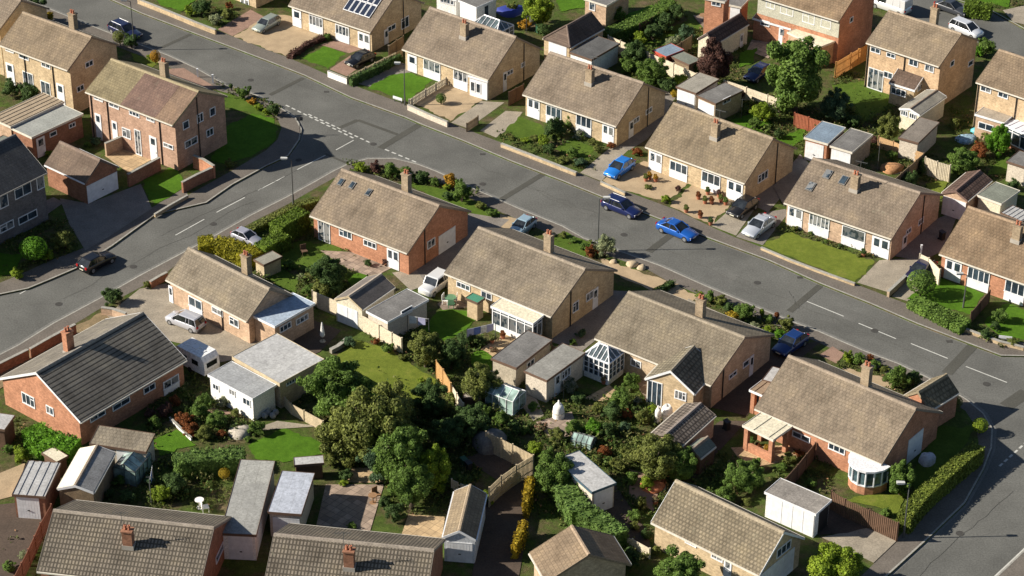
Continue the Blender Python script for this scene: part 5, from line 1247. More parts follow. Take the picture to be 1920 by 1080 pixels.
FC['H']=leafm('hedge_olive',(0.133,0.168,0.031)); FC['Z']=leafm('golden_hedge',(0.200,0.185,0.015)); FC['E']=leafm('hedge_green',(0.105,0.161,0.022)); FC['I']=leafm('ivy_green',(0.098,0.161,0.042))
hedge('long clipped hedge along the side road at the right',['m205,770','m300,655','m400,565','m500,480','m580,415'],1.15,1.6,'H',dens=130,ls=.07,wob=.018)
hedge('yellow clipped hedge by the left road',['372,452','400,450','452,462','475,478'],1.9,1.3,'Z',wob=.04)
hedge('tall square green hedge inside the corner garden',['B475,205','B600,130','B730,60'],1.6,2.0,'E',wob=.04)
hedge('lower green hedge beside the tall square one',['B330,395','B450,330','B570,280'],1.4,1.5,'E',wob=.03)
hedge('low scruffy hedge between side road and corner garden',['B230,240','B420,140','B560,60','B700,5','600,372'],.8,.7,'O',wob=.09)
hedge('long hedge sweeping past the white-roofed garage',['x330,430','x470,600','x560,740','x640,860','x760,900','x880,985','x985,1075'],1.7,1.7,'I',wob=.13)
hedge('bright green hedge beside the orange brick bungalow',['v290,190','v420,280','v560,330','v690,360'],1.9,1.7,'V',wob=.1)
hedge('thick ivy hedge above the long grey garage',['i930,455','i1100,430','i1300,420'],1.7,1.5,'I',wob=.14)
hedge('golden conifer hedge beside the dark driveway, upper piece',['x170,560','x150,660','x125,790'],.5,1.6,'Y',wob=.12)
hedge('golden conifer hedge beside the dark driveway, lower piece',['x110,960','x80,1050','965,1020'],.5,1.4,'Y',wob=.12)
hedge('clipped hedge above the curving front wall',['h830,620','h930,670','h1050,730','h1110,760'],1.6,.8,'G',wob=.09)
hedge('dark boundary hedge between drive and round lawn',['b560,415','b700,350','b825,285'],.6,.9,'D',wob=.08)
hedge('dark clipped hedge in the far gardens',['c560,170','c700,115','c830,50','c900,-5'],1.6,1.6,'G',wob=.1)
hedge('clipped hedge in the very top right corner',['d1110,10','d1180,20','d1250,30'],1.6,1.4,'E',wob=.05)
hedge('dark hedge along the tan bed beside the black car',['b235,290','b330,225','b450,175'],.7,.5,'P',wob=.1)
hedge('green climber growing over the corner fence',['j1290,330','k20,380','k80,410'],.5,.4,'D',wob=.1) if False else None
hedge('narrow hedge between two front yards by the tan gravel',['g820,580','g870,555','g915,525'],.5,.6,'D',wob=.06)
hedge('low hedge beside the shaded yard above the dashed roof',['k1180,170','k1200,165'],1,1,'D') if False else None
# ground cover in the beds
def inpoly(x,y,P):
    ins=False; j=len(P)-1
    for i in range(len(P)):
        if (P[i][1]>y)!=(P[j][1]>y) and x<(P[j][0]-P[i][0])*(y-P[i][1])/(P[j][1]-P[i][1])+P[i][0]: ins=not ins
        j=i
    return ins
EXB=[(min(q[0] for q in P),max(q[0] for q in P),min(q[1] for q in P),max(q[1] for q in P),P) for P in EXC]
def cover(name,polys,dens,mat,hmax=.28,ls=.09,seed=1):
    rn=random.Random(seed); b=MB()
    for s in polys:
        P=[G(q) for q in s.split()]; P=[(p.x,p.y) for p in P]
        xs=[p[0] for p in P]; ys=[p[1] for p in P]; A=(max(xs)-min(xs))*(max(ys)-min(ys))
        for k in range(int(A*dens)):
            x=rn.uniform(min(xs),max(xs)); y=rn.uniform(min(ys),max(ys)); ins=False; j=len(P)-1
            for i in range(len(P)):
                if (P[i][1]>y)!=(P[j][1]>y) and x<(P[j][0]-P[i][0])*(y-P[i][1])/(P[j][1]-P[i][1])+P[i][0]: ins=not ins
                j=i
            if not ins: continue
            if any(a<x<b_ and c_<y<d_ and inpoly(x,y,P_) for a,b_,c_,d_,P_ in EXB) and rn.random()<.96: continue
            if sin(x*1.7+seed)*cos(y*2.1-seed)+rn.gauss(0,.4)<-.15: continue
            hh=hmax*(.5+.5*sin(x*.9+seed)*cos(y*1.3))
            c=Vector((x,y,LAND+rn.random()*hh+.02))
            for q in range(3): leaf(b,c+rv(rn)*.09,(Vector((0,0,1))+rv(rn)).normalized(),ls,rn)
    tag(b.build(name,mat),kind='stuff')
BED=['560,640 700,760 820,700 900,720 1010,860 980,900 830,800 640,830 560,760','880,720 960,690 1100,740 1260,740 1280,900 1160,900 1000,820 900,800','1150,900 1270,900 1225,980 1220,1020 1180,1000 1130,930',
'270,740 380,690 480,790 460,830 380,830 280,850','240,850 460,860 420,960 200,950','700,840 900,820 900,960 740,970','1130,820 1400,860 1380,960 1280,930 1200,900','1140,60 1400,40 1390,160 1250,200 1170,130',
'1370,160 1650,230 1640,300 1480,300 1380,240','1560,120 1760,200 1680,260 1560,200','1640,260 1780,300 1760,400 1690,350','1780,200 1920,260 1920,340 1800,330','480,440 600,400 700,520 640,580 560,580 470,520',
'0,420 130,410 150,470 20,520 0,520','1300,545 1490,610 1480,650 1310,600','1560,650 1720,720 1690,740 1570,690','640,295 900,355 900,372 660,325','1000,440 1130,455 1130,490 1010,455','400,150 530,200 520,225 420,180',
'930,240 1130,300 1110,330 940,270','1440,430 1650,490 1640,480 1470,420','1700,560 1900,640 1880,655 1700,575','660,600 1000,640 1100,700 980,760 880,700 740,680','1480,840 1560,870 1560,930 1440,900','1000,880 1100,960 1150,1010 1080,1000 1000,960',
'20,780 160,840 140,880 30,860','40,130 130,190 100,210 0,160','1850,0 1920,0 1920,20 1850,15','0,1000 60,960 40,1080 0,1080','350,0 460,30 440,60 400,50']
cover('ground_cover',BED,34,leafm('ground_cover_leaves',(0.087,0.119,0.031),(.12,.14,.035)),.35,.085,3)
cover('flower_cover',BED,3.2,leafm('mixed_flower_leaves',(0.238,0.168,0.070),(.42,.22,.14),(.12,.13,.04)),.45,.07,5)

UG=['640,850 760,760 860,760 930,800 900,900 780,940 660,880','700,700 800,690 860,730 900,800 820,800 740,760','880,700 960,730 1000,800 960,850 880,800','1000,800 1130,780 1200,800 1290,880 1200,900 1100,870 1000,850','1130,740 1230,750 1240,800 1130,790','1160,900 1230,900 1215,980 1160,940','1280,880 1420,860 1420,930 1300,930','340,730 470,790 440,820 350,800','270,870 400,860 400,930 280,950','740,930 830,890 900,900 870,950','1150,90 1250,60 1260,140 1200,160','1380,190 1470,200 1440,260 1400,230','1580,170 1680,200 1660,250 1580,230','470,520 560,510 640,560 590,570','1040,225 1100,260 1100,300 1030,270','850,650 900,620 930,660 870,690','1100,1000 1180,1000 1220,1050 1150,1060']
cover('undergrowth',UG,30,leafm('undergrowth_leaves',(0.077,0.126,0.031),(.12,.16,.035)),1.15,.10,8)
cover('undergrowth',UG,11,leafm('undergrowth_olive',(0.140,0.154,0.056),(.20,.19,.08)),1.3,.085,13)
# ------------------------------------------------------------ vehicles
M_cglass=glassm('car_glass',(.012,.014,.016),.05); M_lightw=paint('headlamp_glass',(.6,.62,.65),.15); M_lightr=paint('tail_lamp_red',(.35,.01,.01),.2); M_plate=paint('number_plate',(.65,.63,.5),.5)
KIND={ # length,width,height, side profile of lower body (x,ztop), cabin: (x0b,x0t,x1t,x1b), belt
 'hatch':(4.1,1.72,1.45,[(0,.62),(.08,.70),(.9,.84),(1.25,.93),(3.75,.98),(4.02,.88),(4.1,.6)],(1.1,1.95,3.35,4.0),.93),
 'saloon':(4.5,1.76,1.42,[(0,.6),(.1,.68),(1.0,.84),(1.4,.92),(3.7,.96),(4.4,.92),(4.5,.62)],(1.3,2.15,3.2,4.0),.92),
 'estate':(4.7,1.8,1.5,[(0,.6),(.1,.7),(1.05,.86),(1.4,.94),(4.4,1.0),(4.65,.9),(4.7,.6)],(1.3,2.1,4.2,4.6),.94),
 'mpv':(4.5,1.82,1.66,[(0,.68),(.1,.8),(.75,.96),(1.1,1.02),(4.2,1.04),(4.45,.95),(4.5,.6)],(.85,1.85,4.1,4.42),1.0),
 'jeep':(3.8,1.66,1.72,[(0,.85),(.06,.96),(1.0,1.02),(1.2,1.06),(3.6,1.08),(3.77,1.02),(3.8,.7)],(1.05,1.5,3.55,3.72),1.04),
 'van':(5.0,1.9,2.2,[(0,.75),(.1,.9),(.7,1.1),(1.0,1.2),(4.8,1.2),(4.97,1.15),(5.0,.6)],(.7,1.45,4.9,4.95),1.15)}
CS={'silver-green':.74,'people carrier on the wide':.78,'boxy white':.84,'tucked between':.72,'pale blue':.78,'white rounded':.82,'navy estate car at the kerb':.82,'black hatchback on the brick':.8}
def car(label,front,rear,kind,paintc,racks=False):
    A=G(front,.6);B=G(rear,.6); d=(A-B); d.z=0; d.normalize(); c=(A+B)/2
    L,W,H,prof,cab,belt=KIND[kind]; z0=.004
    onland=LAND if label.find('@')>=0 else 0
    label=label.replace('@','')
    root=empty('parked_'+('van' if kind=='van' else 'car'),label,'van' if kind=='van' else 'car',(c.x,c.y,onland+z0),math.atan2(-d.y,-d.x))
    # local x: 0 front .. L rear, centred
    sc=next((v for k_,v in CS.items() if k_ in label),.86); root.scale=(sc,)*3
    P=carpaint('body_paint',paintc); hw=W/2; gc=.2
    b=MB(); st=[]
    xs=[0,.06,.2,.5,.9,1.25,1.7,2.2,2.7,3.2,L-.75,L-.35,L-.12,L-.03,L]; xs=sorted(set(x for x in xs if x<=L))
    def ztop(x):
        for (xa,za),(xb,zb) in zip(prof[:-1],prof[1:]):
            if xa<=x<=xb: return za+(zb-za)*(x-xa)/(xb-xa)
        return prof[-1][1]
    wheel=(.72,L-.82); wr=.32 if kind not in('van','jeep') else .35
    for x in xs:
        e=min(x,L-x); w=hw*(1-.16*max(0,1-e/.35)**2); zt=ztop(x); zb=gc+(.18*max(0,1-e/.12))
        sec=[(-w*.9,zb),(-w,zb+.12),(-w*1.0,zt*.62),(-w*.97,zt-.10),(-w*.86,zt),(0,zt+.03),(w*.86,zt),(w*.97,zt-.10),(w,zt*.62),(w,zb+.12),(w*.9,zb)]
        st.append([(x-L/2,y,z) for y,z in sec])
    k=len(st[0]); n0=0
    for s in st: b.v+=s
    for i in range(len(st)-1):
        for j in range(k-1): b.f.append((i*k+j,i*k+j+1,(i+1)*k+j+1,(i+1)*k+j)); b.m.append(0)
        b.f.append((i*k+k-1,i*k,(i+1)*k,(i+1)*k+k-1)); b.m.append(0)
    b.f.append(tuple(reversed(range(k)))); b.m.append(0); n=(len(st)-1)*k; b.f.append(tuple(range(n,n+k))); b.m.append(0)
    body=b.build('body',P,root,True)
    # cabin
    x0,x1,x2,x3=cab; wb=hw*.93; wt=hw*(.74 if kind not in('van','jeep') else .88); zb=belt-.04
    def cv(x,y,z): return Vector((x-L/2,y,z))
    g=MB(); B4=[cv(x0,-wb,zb),cv(x3,-wb,zb),cv(x3,wb,zb),cv(x0,wb,zb)]; T4=[cv(x1,-wt,H-.05),cv(x2,-wt,H-.05),cv(x2,wt,H-.05),cv(x1,wt,H-.05)]
    for i in range(4): j=(i+1)%4; g.quad([B4[i],B4[j],T4[j],T4[i]])
    g.quad(T4); g.build('windows',M_cglass,root)
    r=MB(); o=.02
    q=[(x1-.02,-wt-o,H-.06),(x2+.03,-wt-o,H-.06),(x2+.03,wt+o,H-.06),(x1-.02,wt+o,H-.06)]; q2=[(x1+.12,-wt*.85,H),(x2-.12,-wt*.85,H+.0),(x2-.12,wt*.85,H),(x1+.12,wt*.85,H)]
    qa=[cv(*p) for p in q]; qb=[cv(*p) for p in q2]
    for i in range(4): j=(i+1)%4; r.quad([qa[i],qa[j],qb[j],qb[i]])
    r.quad(qb); 
    for s in (-1,1):   # pillars
        for (xa,xb_) in ((x0,x1),(x3,x2)): r.tube(cv(xa,s*wb,zb),cv(xb_,s*(wt+.0),H-.05),.05,seg=6)
        xm=(x1+x2)/2; r.tube(cv(xm,s*(wb+.01),zb),cv(xm,s*wt,H-.05),.04,seg=6)
        if kind in('estate','mpv','jeep','van'): xm2=x2-.75; r.tube(cv(xm2+.1,s*(wb+.01),zb),cv(xm2,s*wt,H-.05),.045,seg=6)
    if kind=='van':
        for s in(-1,1): r.quad([cv(x1+.7,s*(wb+.015),zb),cv(x3,s*(wb+.015),zb),cv(x2,s*(wt+.02),H-.06),cv(x1+.9,s*(wt+.02),H-.06)])
        r.quad([cv(x3+.02,-wb,zb),cv(x3+.02,wb,zb),cv(x2+.04,wt,H-.06),cv(x2+.04,-wt,H-.06)])
    r.build('roof',P,root)
    for s in (-1,1):
        for x in wheel:
            wh=MB(); 
            wh.tube((x-L/2,s*(hw-.19),wr),(x-L/2,s*(hw+.012),wr),wr,seg=18); w_=wh.build('wheel',M_rubber,root)
            MB().tube((x-L/2,s*(hw+.0),wr),(x-L/2,s*(hw+.022),wr),wr*.62,seg=12).build('rim',M_alu,w_)
        MB().box(x0+.25-L/2,s*(hw+.02)-.08,belt-.02,x0+.42-L/2,s*(hw+.02)+.08,belt+.12).build('wing_mirror',P,root)
        zl=ztop(.1)-.14
        MB().box(.0-L/2+.02,s*hw*.66-.17,zl-.08,.16-L/2,s*hw*.66+.17,zl+.08).build('headlight',M_lightw,root)
        MB().box(L/2-.1,s*hw*.74-.12,.72,L/2+.012,s*hw*.74+.12,.95).build('tail_light',M_lightr,root)
    MB().box(-L/2-.015,-.26,.42,-L/2+.06,.26,.53).build('number_plate',M_plate,root); MB().box(L/2-.05,-.26,.5,L/2+.018,.26,.61).build('number_plate',M_plate,root)
    if racks:
        for s in (-1,1): MB().tube(cv(x1+.2,s*wt*.9,H+.05),cv(x2-.2,s*wt*.9,H+.05),.025,seg=6).build('roof_rail',M_alu,root)
    return root
car('dark blue estate car with roof rails on the upper road by a bush','255,65','214,47','estate',(.012,.016,.06),True)
car('@silver-green estate car beside the large tan gravel yard','482,54','517,35','estate',(.30,.34,.30))
car('@black hatchback on the brick drive of the solar panel bungalow','655,119','696,102','hatch',(.008,.008,.009))
car('@bright light blue hatchback parked on a driveway','1143,328','1180,303','hatch',(.02,.19,.62))
car('navy estate car at the kerb, first of two parked in line','1192,396','1140,376','estate',(.008,.016,.085),True)
car('vivid blue saloon car at the kerb ahead of the navy estate','1294,438','1246,419','saloon',(.012,.10,.42))
car('@silver saloon car parked diagonally at the end of a driveway','1404,438','1442,410','saloon',(.46,.49,.54))
car('@black hatchback beside the potted gravel garden','1377,399','1408,378','hatch',(.015,.014,.014))
car('@dark blue hatchback in shadow near the bow window bungalow','1464,657','1500,632','hatch',(.008,.035,.15))
car('@pale blue small car on the gravel drive below the junction','963,436','995,412','hatch',(.30,.42,.50))
car('@boxy white off-road car beside the sunroom bungalow','797,548','832,522','jeep',(.72,.73,.74))
car('@silver grey people carrier tucked between yellow and green hedges','476,449','449,438','hatch',(.36,.36,.42))
car('@silver people carrier on the wide concrete drive','326,593','370,610','mpv',(.46,.47,.52))
car('black hatchback with red tail lights on the left side road','203,476','158,500','hatch',(.007,.007,.009))
car('white box van cut by the top edge on the far road','1648,2','1695,18','van',(.7,.7,.71))
car('grey saloon car at the top edge on the far road','1812,22','1760,4','saloon',(.045,.05,.06))
car('white rounded people carrier on the far road','1834,62','1790,44','mpv',(.62,.64,.68))
car('@dark blue car almost hidden behind a round bush','1712,519','1741,497','hatch',(.012,.014,.05))
car('@dark blue car in the shade below the tall tree','1405,147','1438,127','hatch',(.008,.018,.08))
# caravan
A=G('336,650',LAND+1.2);B_=G('402,684',LAND+1.2); c=(A+B_)/2; d=B_-A; root=empty('touring_caravan','white touring caravan wedged between dark roof and annexe','caravan',(c.x,c.y,LAND),math.atan2(d.y,d.x))
root.scale=(.8,.8,.8)
L=4.4; b=MB(); pr=[(-L/2,.45),(L/2-.05,.45),(L/2+.05,1.1),(L/2-.05,2.0),(L/2-.45,2.5),(-L/2+.5,2.5),(-L/2+.05,2.0),(-L/2-.05,1.1)]
b.prism([Vector((x,-1.05,z)) for x,z in pr],(0,2.1,0)); b.build('body',mottled('caravan_shell',(.70,.70,.70),.04,1,4,.5,0),root)
MB().box(L/2-.02,-.7,1.25,L/2+.045,.7,1.8).build('window',M_cglass,root); MB().box(-1.2,-1.07,1.3,-.3,-1.04,1.85).build('window',M_cglass,root); MB().box(.4,-1.07,1.3,1.3,-1.04,1.85).build('window',M_cglass,root)
MB().box(-.35,-.3,2.48,.35,.3,2.6).build('roof_vent',M_white,root); MB().box(.9,-.2,2.48,1.3,.2,2.56).build('roof_vent',M_white,root)
for s in (-1,1): MB().tube((0,s*.95,.32),(0,s*1.06,.32),.32,seg=16).build('wheel',M_rubber,root)
MB().tube((-L/2,0,.45),(-L/2-1.1,0,.45),.05,seg=6).build('tow_bar',M_steel,root)
# ------------------------------------------------------------ street furniture
def lamp(label,base,top,z=LAND,arm=.45,ang=pi):
    p=G(base,z); x,y=px(top); dd=ray(x,y); t=(Vector((p.x,p.y,0))-Vector((CO.x,CO.y,0))).length/Vector((dd.x,dd.y,0)).length; h=(CO+dd*t).z-z; LOG.append(('lamp',round(h,2)))
    root=empty('street_lamp',label,'street lamp',(p.x,p.y,z),ang)
    b=MB(); b.tube((0,0,0),(0,0,1.1),.085,.08); b.tube((0,0,1.1),(0,0,h-.12),.055,.04); b.tube((0,0,h-.12),(arm,0,h),.035); b.build('pole',M_steel,root)
    MB().prism([Vector((arm-.1,-.13,h-.02)),Vector((arm+.5,-.16,h-.0)),Vector((arm+.5,.16,h)),Vector((arm-.1,.13,h-.02))],(0,0,.13)).build('lantern',paint('lantern_grey',(.5,.5,.48),.5),root)
    MB().box(arm,-.1,h-.07,arm+.42,.1,h-.02).build('lantern_glass',M_white,root)
lamp('street lamp beside the dark blue estate car at upper left','252,92','244,1'); lamp('street lamp on the side road footway by the corner garden','550,385','542.7,298')
lamp('street lamp standing in front of the round bright lawn','759,197','758.4,119'); lamp('street lamp by the silvery round shrub on the long road','1121,468','1127.5,371',ang=0)
lamp('street lamp at the end of the long clipped hedge','1694,1007','1704,906'); lamp('street lamp in front of the orange bungalow at the right','1806,577','1816,514',LAND)
p=G('563,252',LAND); root=empty('sign_post','thin dark sign post on the shaded corner footway','sign post',(p.x,p.y,LAND)); MB().tube((0,0,0),(0,0,1.9),.04,seg=8).build('pole',M_steel,root); MB().box(-.3,-.02,1.5,.3,.02,1.9).build('sign_plate',M_steel,root)
def nameplate(label,c,rz,w=1.1):
    p=G(c,LAND); root=empty('street_nameplate',label,'street sign',(p.x,p.y,LAND),radians(rz))
    for s in (-1,1): MB().box(s*w*.38-.04,-.03,0,s*w*.38+.04,.03,.45).build('post',M_steel,root)
    MB().box(-w/2,-.06,.3,w/2,-.032,.62).build('sign_plate',M_white,root); MB().box(-w/2+.05,-.066,.34,w/2-.05,-.061,.36).build('border_line',M_black,root)
nameplate('white street nameplate in front of the round bright lawn','746,192',-33); nameplate('white street nameplate on the verge at the right edge','1884,641',-12)
def post(label,c,h=.9,mat=None,name='bollard',cat='bollard'):
    p=G(c,LAND); root=empty(name,label,cat,(p.x,p.y,LAND)); b=MB(); b.box(-.07,-.07,0,.07,.07,h); b.build('post',mat or M_white,root); MB().prism([Vector((-.09,-.09,h)),Vector((.09,-.09,h)),Vector((.09,.09,h)),Vector((-.09,.09,h))],(0,0,.05)).build('cap',mat or M_white,root)
post('white gate post nearer the upper left road car','z1625,868'); post('white gate post nearer the slim dark conifer','z1797,935'); post('white gate post at the side gate by the right-hand bungalow','A400,740',1.5); post('concrete post at the corner of the black car drive','b765,300',1.2,M_concp,'gate_post','post')
# phone / drain details
for i_,(q,lb) in enumerate((('1262,372','near the blue parked cars'),('985,300','by the central front wall'),('460,112','on the upper road'),('1700,585','near the broad bush'),('330,470','on the left road'))):
    p=G(q,LAND); MB().box(-.3,-.22,.0,.3,.22,.012).build('x',M_steel) if False else None
# ------------------------------------------------------------ garden things
def parasol(label,c,h=2.0,r=.3,mat=None):
    p=G(c,LAND); root=empty('folded_parasol',label,'parasol',(p.x,p.y,LAND)); MB().tube((0,0,0),(0,0,h+.1),.025,seg=6).build('pole',M_steel,root)
    MB().lathe([(r*.55,.55),(r*.75,.7),(r*.6,1.1),(r*.35,1.6),(.05,h),(0,h+.05)],9).build('canopy',mat or M_rwhite,root); MB().lathe([(.0,.1),(.25,.1),(.25,.0)],10).build('base',M_concp,root)
parasol('closed white parasol standing in the shaded tarmac yard','605,641',1.9,.28)
def obelisk(label,c,h=2.2,r=.75,mat=None):
    p=G(c,LAND); root=empty('garden_cover',label,'covered furniture',(p.x,p.y,LAND)); pr=[(r,0),(r*.95,.5),(r*.85,.95),(r*.5,1.25),(r*.28,h*.75),(.06,h),(0,h)]
    MB().lathe(pr,11).build('cloth_cover',mat or M_rwhite,root,True); MB().lathe([(r*.97,.48),(r+.02,.5),(r*.97,.53)],11).build('tie_cord',M_concp,root)
obelisk('white pointed furniture cover standing on the brick circle','1047,782',1.6,.5); obelisk('slim white garden ornament near the french windows','1233,790',1.5,.28); obelisk('white cloth heap beside the lawn of the french windows','1250,784',.8,.5)
def chair(label,c,rz,mat,s=1.0,group=None):
    p=G(c,LAND+.01); root=empty('garden_chair',label,'chair',(p.x,p.y,LAND+.01),rz,group); MB().box(-.26,-.26,.4,.26,.26,.45).build('seat',mat,root); MB().box(-.26,.24,.45,.26,.29,.95).build('backrest',mat,root)
    for a in(-1,1):
        for b in(-1,1): MB().box(a*.22-.025,b*.22-.025,0,a*.22+.025,b*.22+.025,.4).build('leg',mat,root)
def table(label,c,mat,r=.5):
    p=G(c,LAND+.01); root=empty('garden_table',label,'table',(p.x,p.y,LAND+.01)); MB().lathe([(0,.74),(r,.74),(r,.7),(0,.7)],14).build('tabletop',mat,root); MB().tube((0,0,0),(0,0,.7),.05,seg=8).build('leg',mat,root); MB().lathe([(0,.04),(.28,.03),(.28,0)],10).build('foot',mat,root)
M_gch=paint('green_plastic',(.10,.22,.12),.5); M_tk=mottled('teak',(.26,.15,.08),.15)
table('round green-white garden table on the patio by the lawn wall','C318,445',M_gch); chair('white garden chair left of the round patio table','C275,440',1.2,M_rwhite); chair('white garden chair right of the round patio table','C350,432',-1.6,M_rwhite); chair('green garden chair in front of the round patio table','C330,475',2.9,M_gch)
table('brown table outside the far brick house corner','q430,215',M_tk); table('wooden table on the paved slab patio','j680,690',M_tk,.35); chair('wooden chair beside the slab patio table','j700,668',.7,M_tk)
chair('dark lounger chair on the orange bungalow patio','B740,480',.4,M_dkwood); table('little white table in the garden beside the shaded bungalow shrubs','i1065,715',M_rwhite,.35)
chair('white chair beside the little white table at lower left','i1095,735',1.9,M_rwhite); table('outdoor table of the back extension patio at upper right','r1180,500',M_rwhite,.4); chair('pale chair on the upper right patio','r1235,495',.5,M_rwhite)
def pot(label,c,col,r=.2,h=.35,pm=None):
    p=G(c,LAND+.01); root=empty('potted_plant',label,'potted plant',(p.x,p.y,LAND+.01)); MB().lathe([(0,.01),(r*.7,0),(r,h),(r*.85,h-.02),(0,h-.05)],12).build('pot',pm or M_pot,root)
    inst('foliage',SH[1],FC[col],(0,0,h+.18),(r*1.5,r*1.5,r*1.4),0,root)
for c,cl,l in (('g1050,95','R','rusty potted plant, leftmost on the tan gravel garden'),('g1085,118','O','potted plant standing in the middle of the tan gravel garden'),('g1120,120','R','red potted plant next to the middle one on tan gravel'),('g1100,70','D','dark potted plant near the tan gravel bungalow wall'),
 ('g1170,110','O','potted plant near the door on the tan gravel'),('g1160,85','P','purple potted plant near the door on the tan gravel'),('g1060,195','R','potted plant at the roadside edge of the tan gravel'),('g1115,232','D','potted plant by the pale drive strip'),('g985,165','O','bushy pot at the roadside left of the tan gravel'),('g1195,125','G','green pot beside the black car bonnet'),
 ('c790,955','A','orange tub, left one on the grey gravel yard'),('c822,968','A','orange tub, right one on the grey gravel yard'),('c770,965','O','small tub near the bright blue hatchback'),('f700,400','R','red flowering pot on the orange bungalow patio'),('f732,375','P','hanging purple pot beside the white back door'),('h565,400','D','dark pot at the end of the yellowing lawn bed'),
 ('c1355,170','P','dark pot on the far back terrace'),('u1060,560','A','orange potted plant by the conservatory door'),('u1040,585','K','pink potted plant by the conservatory door'),('C800,760','R','reddish pot outside the sunroom doors'),('C700,800','O','low pot on the patio left of the grey garage roof'),('k820,700','K','red flower tub on the brick bed'),('b930,380','R','red pot under the first white window of the porch bungalow'),
 ('w240,960','G','green pot in front of the brick veranda'),('w380,1030','A','orange pot in front of the brick veranda'),('w300,1010','R','terracotta pot between the veranda pillars'),('r1480,690','A','orange pot outside the right-edge conservatory'),('s690,250','W','pale pot beside the bluish extension wall')): pot(l,c,cl,.22)
for c,l in (('s845,1000','round grey stone ball, nearest the annexe corner'),('s800,975','round grey stone ball in the middle of the dark patio'),('s870,970','round grey stone ball by the curved fence'),('s770,1000','round pale stone ball under the annexe wall')):
    p=G(c,LAND); root=empty('stone_ball',l,'stone ball',(p.x,p.y,LAND)); MB().lathe([(.0,0),(.2,.05),(.28,.25),(.2,.45),(.08,.52),(0,.53)],10).build('ball',mottled('grey_stone_ball',(.25,.26,.28),.1),root,True)
def bin_(label,c,mat,rz=.6):
    p=G(c,LAND); root=empty('wheelie_bin',label,'bin',(p.x,p.y,LAND),rz); root.scale=(.8,.8,.8); b=MB(); b.prism([Vector((-.24,-.28,.05)),Vector((.24,-.28,.05)),Vector((.24,.28,.05)),Vector((-.24,.28,.05))],(0,0,.9)); b.build('body',mat,root)
    MB().prism([Vector((-.29,-.33,.95)),Vector((.29,-.33,.95)),Vector((.29,.35,1.03)),Vector((-.29,.35,1.03))],(0,0,.06)).build('lid',mat,root)
    for s in(-1,1): MB().tube((s*.22,.27,.1),(s*.3,.27,.1),.1,seg=10).build('wheel',M_rubber,root)
M_bg=paint('bin_green',(.02,.08,.04),.5); M_bb=paint('bin_blue',(.02,.06,.2),.5); M_bk=paint('bin_black',(.02,.02,.022),.5)
for l,c,m_ in (('blue bin outside the corner semi','y1060,560',M_bb),('green bin in the corner fence yard','j1165,500',M_bg),('black bin in the corner fence yard','j1190,520',M_bk),('black bin beside the shaded garage wall','k1200,300',M_bk),('dark green bin near the central bungalow gable','c820,625',M_bg),('black bin next to the green one at the central gable','c835,615',M_bk),('black bin by the dark side fence of the S-row gap','A590,560',M_bk),('green bin behind the sunroom bungalow','o1020,330',M_bg)): bin_(l.replace('S-row','bungalow'),c,m_)
# satellite dish on wall-ish: small white discs mounted near gables
def tarp(label,c,r,h,mat,rz=0):
    p=G(c,LAND); root=empty('covered_heap',label,'heap',(p.x,p.y,LAND),rz); rn=random.Random(int(r*100)); b=MB(); k=14
    rings=[(1,0),(.95,.45),(.75,.8),(.4,1.0)]; n=0
    for q,z in rings:
        for i in range(k): a=2*pi*i/k; w=r*q*(1+.12*sin(3*a+1)+rn.uniform(-.05,.05)); b.v.append((w*cos(a)*1.25,w*sin(a),h*z*(1+rn.uniform(-.06,.06)) if z else 0))
    for j in range(3):
        for i in range(k): i2=(i+1)%k; b.f.append((j*k+i,j*k+i2,(j+1)*k+i2,(j+1)*k+i)); b.m.append(0)
    b.f.append(tuple(3*k+i for i in range(k))); b.m.append(0); b.build('tarpaulin',mat,root,True); MB().lathe([(r*1.0,.0),(r*1.08,.03),(r*1.0,.06)],14).build('rope',M_concp,root)
tarp('grey tarpaulin covered mound behind the corner fence','918,838',1.1,1.5,mottled('grey_tarpaulin',(.16,.15,.14),.25,2,5),.4)
tarp('dark blue covered pool heap at the top near the conservatory','958,22',1.3,.5,paint('blue_cover',(.02,.035,.22),.6),.5)
tarp('pile of cut logs in the fenced corner','1672,318',.9,.55,mottled('cut_logs',(.36,.19,.09),.4,4,12),.2)
tarp('blue and white garden clutter on the shaded terrace','1812,262',.9,.35,mottled('pale_blue_plastic',(.22,.33,.42),.35,3,6),.5)
tarp('turquoise sheeted toy heap beside the patio','1830,247',.45,.4,paint('turquoise_sheet',(.10,.42,.48),.5),.5)
tarp('low grey covered paddling pool in the shaded garden','904,706',.9,.18,mottled('slate_cover',(.14,.16,.20),.3,2,6),.3)
tarp('heap of red-brown bricks on the brick bed','1225,912',.9,.4,mottled('brick_rubble',(.42,.15,.07),.3,4,12),.6)
tarp('pale rock at the end of the planted garden','450,812',.8,.45,mottled('pale_rock',(.42,.38,.32),.2,2,8),.6)
tarp('white sheeted pile beside the bow window','1738,868',.55,.9,mottled('white_sheet',(.6,.6,.66),.1,2,6),.3)
tarp('light coloured rock group beside the russet shrub','1185,497',.45,.35,mottled('sandstone',(.45,.36,.24),.15),.2)
tarp('sandstone boulder at the road edge of the tan yard','1203,503',.35,.3,mottled('sandstone',(.45,.36,.24),.15),.9)
tarp('stone boulder nearest the silvery round shrub','1150,492',.3,.25,mottled('sandstone',(.45,.36,.24),.15),.9)
